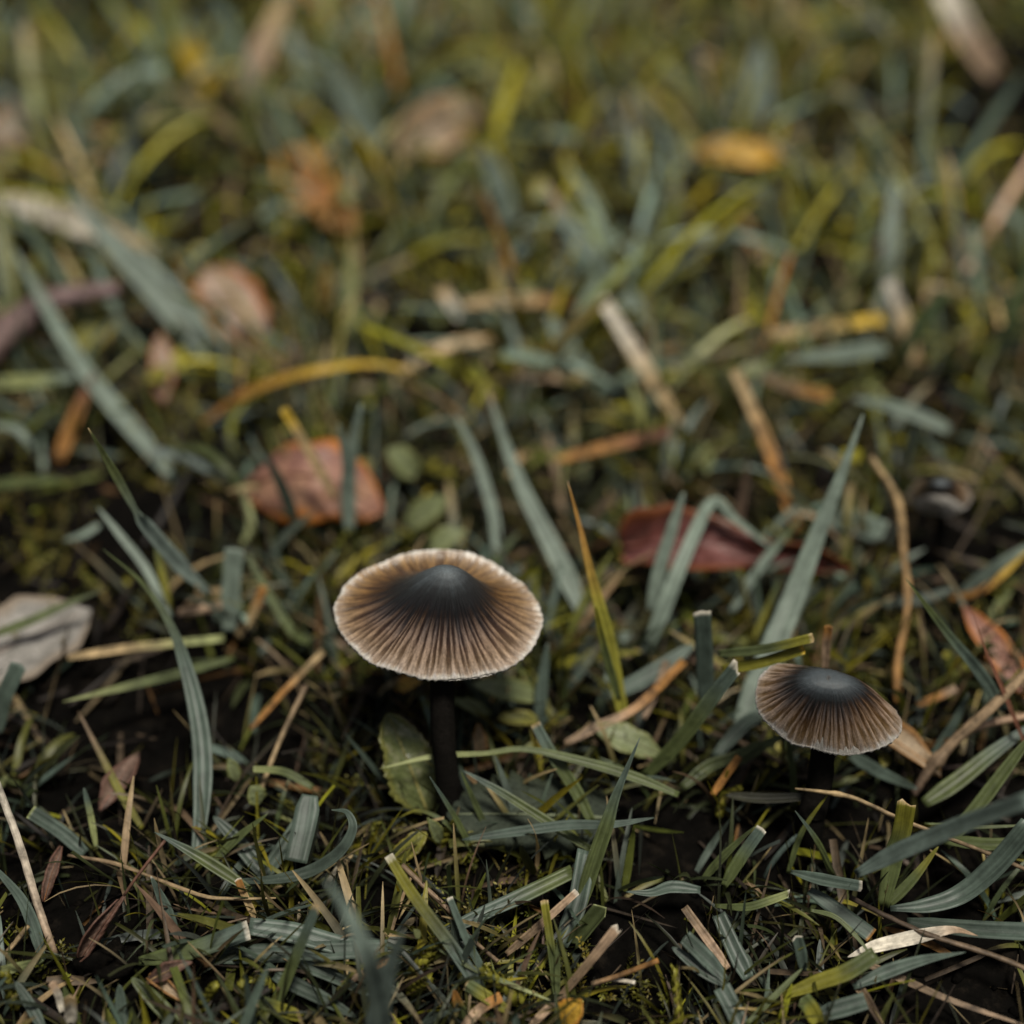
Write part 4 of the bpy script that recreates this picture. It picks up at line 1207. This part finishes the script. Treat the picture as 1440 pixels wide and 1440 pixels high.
# middle distance
blade("long pale blade running diagonally under the purple-brown twig", "244,676 205,625 165,578 118,520 78,455 44,395 18,348", (1, 14, 26), [20, 24, 25, 24, 22, 19, 12], 'gl')
blade("wide blurred blade diagonally beside the pale pink leaf", "305,505 265,455 215,400 160,345 95,270", (2, 30), [50, 54, 50, 42, 26], 'gl')
blade("forked grey blade, taller prong, before the pink-brown leaf", "492,748 490,690 494,640 508,568", (6, 30), 21, 'gl')
blade("forked grey blade, shorter prong, before the pink-brown leaf", "490,700 488,650 476,596", (12, 28), 16, 'gl')
blade("dark green blade crossing the pink-brown leaf's blunt side", "415,735 398,690 372,636", (7, 24), 17, 'gd')
blade("pale crooked little stalk under the pink-brown leaf", "340,768 353,738 346,705 336,678", (1, 8), 10, 'pg')
blade("level pale blade entering from the edge below the twig", "-15,540 50,537 112,530", (8, 12), 20, 'pg', 'gl')
blade("orange-yellow arched blade over the pale moss", "282,598 335,560 390,536 455,520 520,512 594,523", (2, 16, 12), [9, 14, 14, 13, 12, 8], 'og', 'yo', c1at=.2)
blade("rusty orange blade slanting left of the long pale one", "82,650 105,590 132,525", (1, 14), 20, 'og', 'rb')
blade("olive arched blade over the dark gap at left", "240,628 290,635 325,668 350,705", (8, 14, 4), 11, 'gr')
blade("grey arched blade at the picture edge over the dark gap", "-10,600 20,602 42,625 52,650", (8, 10, 2), 11, 'gl')
blade("level blurred blade below the grey arched one", "-10,682 45,678 90,675", (6, 8), 16, 'gr')
blade("short pale blade ending in the dark gap", "140,738 118,752 90,760", (8, 6), 10, 'gl')
blade("wide blurred blue-green blade falling from upper centre", "918,460 868,408 820,350 795,310 768,258", (2, 14, 28), [28, 32, 32, 28, 20], 'gl', 'pk', c1at=.75)
blade("blurred grey blade below the level straw in the middle", "826,532 800,495 770,445", (2, 14), 30, 'gl')
blade("blurred narrow upright blade left of the level straw", "496,480 494,420 493,345", (2, 20), 18, 'pg')
blade("yellow-green short blade right of the white straw's foot", "924,645 910,600 886,538", (2, 14), 17, 'yg', 'pg')
blade("pale level blade with pointed end, right middle distance", "1248,490 1180,500 1100,506", (8, 12), [24, 24, 16], 'gl')
blade("pale blade sloping above the tall pointed one's tip", "1335,605 1270,578 1200,560", (6, 12), 20, 'gl')
blade("wide short blade beside the tall pointed one", "1170,728 1205,738 1240,752", (6, 8), 38, 'gl', shape='c')
blade("narrow upright blurred blade far behind, right", "1250,480 1250,380 1258,250", (2, 24), 26, 'gd', 'gl')
blade("blurred wide upright blade above the yellow-orange leaf", "1068,190 1066,130 1070,60", (2, 22), 40, 'gl')
blade("blue-green blade meeting the rusty one at the right edge", "1352,836 1400,800 1450,765", (4, 12), 20, 'gd', 'gl')
blade("rusty orange blade bending at the right edge", "1335,842 1385,828 1450,772", (3, 12), [8, 11, 12], 'og', 'yo')
blade("dull level blade right of the red leaf's tail", "1240,850 1300,842 1345,826", (4, 6), 16, 'gd')
blade("grey blurred blade far behind at upper left centre", "530,215 500,160 470,95", (2, 24), 34, 'gl')
blade("grey blurred blade slanting down below the large tan leaf", "718,315 700,260 680,205", (2, 20), 32, 'gl')
blade("yellowish blurred blade slanting at top left", "300,130 270,80 240,20", (4, 26), 34, 'yo', 'pg')
blade("tan blurred blade crossing at the top left", "335,140 365,80 405,-10", (4, 26), 36, 'pk', 'st')
# ------------------------------------------------------------------ straw
straw("pale tan straw leaning along the left border", "77,1342 52,1270 28,1190 -5,1100", (1, 18), [12, 14, 14, 12], 'pk', 'wh')
straw("thin brown straw winding level across the lower left", "96,1203 160,1214 215,1234 285,1260 330,1264 388,1263", (4, 7, 5), [5, 7, 5, 7, 6, 3], 'sb', 'st', nodes=(.5,))
straw("short upright tan stub below the curled blade", "360,1294 345,1262 334,1236", (2, 8), 12, 'st', 'og', endcol='wh', flat=True, shape='c')
straw("tan straw slanting to the larger cap's left edge", "352,1026 400,972 455,916", (2, 10), [9, 10, 12], 'og', 'st', flat=True, shape='c')
straw("thin tan stalk dropping to the round green leaf tip", "364,1118 392,1045 430,964", (4, 12), [8, 8, 9], 'st', 'sb')
straw("mottled grey-brown straw beside the upright narrow-pointed blade", "712,1342 752,1308 812,1254", (2, 9), [13, 14, 12], 'sb', 'pk', endcol='wh', flat=True, shape='c', fold=.5)
straw("brown straw with split pale end rising from bottom centre", "783,1408 828,1355 868,1305", (1, 11), [13, 15, 17], 'sb', 'pk', endcol='wh', flat=True, shape='c', jag=.35, fold=.5)
straw("thin reddish straw pointing right over bare soil", "832,1384 870,1372 926,1351", (3, 7), [8, 8, 9], 'sb', 'og')
straw("short pale straw just below the reddish one", "832,1386 860,1378 893,1382", (2, 4), 7, 'pk', 'wh')
straw("slender brown straw slanting beneath the stout cut blade", "640,1288 605,1255 565,1216", (3, 8), 9, 'pk', 'sb')
straw("straw continuing down right of the slender brown one", "700,1352 672,1328 648,1302", (2, 3), 7, 'sb')
straw("tan straw low at the left of the near blurred blade", "478,1385 510,1370 548,1348", (2, 4), 12, 'pk', 'og', flat=True, shape='c')
straw("wide tan straw end at the bottom centre", "650,1448 675,1420 705,1402", (1, 4), 18, 'pk', 'og', flat=True, shape='c')
straw("pale twisted straw at the bottom edge right of centre", "745,1445 770,1420 800,1402", (1, 4), 14, 'pk', 'sb', flat=True, shape='c')
straw("long thin straw passing before the smaller mushroom's stem", "1450,1226 1382,1197 1312,1170 1262,1150 1200,1122 1160,1114 1118,1109", (6, 12, 15), [7, 7, 7, 8, 8, 7, 4], 'sb', 'st', n=36, nodes=(.76,))
straw("white shredded dead blade lying in the lower right", "1192,1346 1230,1332 1290,1318 1340,1308 1375,1316", (2, 6), [10, 24, 24, 14, 5], 'wh', 'pk', flat=True, shape='s', fold=.4)
straw("dark thin straw running down right from the white dead blade", "1195,1262 1250,1290 1310,1316 1400,1345 1450,1366", (5, 4), [9, 8, 10, 9], 'dk', 'sb')
straw("brown flat straw slanting to the bottom right corner", "1205,1350 1270,1378 1340,1408 1450,1445", (3, 3), [18, 14, 10, 8], 'sb', 'pk', flat=True, shape='s')
straw("rotten brown straw pointing down at the bottom right cluster", "1190,1368 1215,1400 1245,1450", (2, 3), [16, 16, 12], 'sb', 'dk', flat=True, shape='s', fold=.6)
straw("tan straw slanting left of the ribbed blade", "1024,1362 995,1322 962,1276", (2, 6), [14, 16, 14], 'pk', 'sb', flat=True, shape='c', fold=.4)
straw("orange straw left of the smaller cap, slanting", "1002,1118 1020,1092 1040,1064", (4, 9), 12, 'og', flat=True, shape='c')
straw("orange-brown straw between shoot and cut blade", "795,1046 840,1022 895,995 962,930", (4, 9), [15, 15, 14, 13], 'pk', 'og', flat=True, shape='c', fold=.4)
straw("pale broken straw beside the orange-brown one", "905,1010 925,965 938,930", (4, 9), 13, 'pk', 'sb', flat=True, shape='c')
straw("red-brown spike crossing the pinkish leaf near the edge", "1445,1056 1408,965 1388,920 1368,862", (8, 29), [8, 7, 5, 2], 'rb', 'rb', flat=True, shape='p', fold=.5)
straw("wavy thin dry stalk standing above the smaller mushroom", "1262,988 1262,930 1276,850 1270,775 1262,705 1224,642", (2, 10, 24), [13, 13, 10, 13, 15, 12], 'og', 'st', n=30, nodes=(.45,))
straw("tan straw stub standing behind the smaller cap's top", "1160,942 1162,905 1165,880", (18, 26), 14, 'pk', 'og', flat=True, shape='c')
straw("rusty straw lying right of the smaller cap", "1290,992 1320,980 1345,968", (3, 6), 13, 'og', 'pk', flat=True, shape='c')
straw("tall orange-tan straw leaning beside the tall pointed blade", "1122,748 1104,695 1068,600 1032,520", (2, 24), [22, 23, 22, 17], 'og', 'st', flat=True, shape='c', fold=.4)
straw("pale straw leaning behind the orange-tipped shoot", "958,596 930,555 895,498 845,420", (2, 20), [14, 20, 24, 20], 'st', 'wh', flat=True, shape='c')
straw("rusty level straw in the middle distance", "780,648 850,630 948,606", (4, 8), [14, 18, 18], 'og', 'rb', flat=True, shape='c')
straw("level tan straw, blurred, across the middle", "648,428 730,424 818,426", (10, 10), [20, 22, 20], 'st', 'og', flat=True, shape='c')
straw("short white stub beside the level tan straw", "648,448 634,428 618,405", (5, 10), 20, 'wh', 'st', flat=True, shape='c')
straw("second level straw, lower and paler, in the middle", "726,530 770,530 824,534", (7, 7), 16, 'pk', 'st', flat=True, shape='c')
straw("tan straw slanting down over the pink-brown leaf", "472,702 440,645 398,575", (12, 30), [15, 17, 15], 'st', 'yo', c1at=.75, flat=True, shape='c')
straw("upright pale straw far behind at right", "1288,512 1272,455 1250,395", (2, 16), [22, 24, 20], 'st', 'wh', flat=True, shape='c')
straw("tan straw leaning away from the upright pale one", "1298,432 1325,385 1362,325", (4, 16), 20, 'st', 'sb', flat=True, shape='c')
straw("level tan straw left of the upright pale one", "1075,472 1160,460 1242,450", (8, 10), 19, 'st', 'yo', flat=True, shape='c')
straw("brown level straw above the tall pointed blade", "1070,528 1110,545 1165,558", (6, 8), 18, 'sb', 'og', flat=True, shape='c')
straw("white broad dead blade, blurred, at upper left", "-15,282 40,292 110,318 165,335 222,352", (8, 12), [36, 46, 44, 34, 22], 'wh', 'st', flat=True, shape='s')
straw("pinkish blurred straw slanting at the top right", "1400,108 1365,60 1325,-15", (4, 24), 40, 'pk', 'wh', flat=True, shape='c')
straw("orange blurred straw low in the middle distance", "1035,300 1060,340 1075,365", (6, 4), 24, 'og', 'pk', flat=True, shape='c')
straw("brown straw lying left below the larger cap", "250,862 290,856 312,850", (6, 8), 16, 'pk', 'sb', flat=True, shape='c')
straw("tan straw standing between the blunt blade and the larger cap", "335,895 355,862 372,825", (3, 11), 15, 'st', 'og', flat=True, shape='c')
straw("long pale level stalk behind the long crinkled blade", "95,925 180,912 315,898", (5, 6), [12, 14, 12], 'st', 'pg', flat=True, shape='c')
straw("thin rusty stalk low in the dark left of the smaller mushroom", "1000,1030 1060,1052 1098,1072", (3, 3), 8, 'sb')
straw("white stub at the bottom left edge", "88,1424 82,1400 72,1382", (2, 7), 12, 'wh', 'pk', flat=True, shape='c')
straw("broad pale stub beside the white one at the bottom edge", "100,1440 100,1420 98,1402", (3, 9), 20, 'wh', 'st', flat=True, shape='c')
straw("thin tan stalk crossing low at the left edge", "0,1350 18,1330 40,1302", (2, 6), 8, 'pk', 'st')
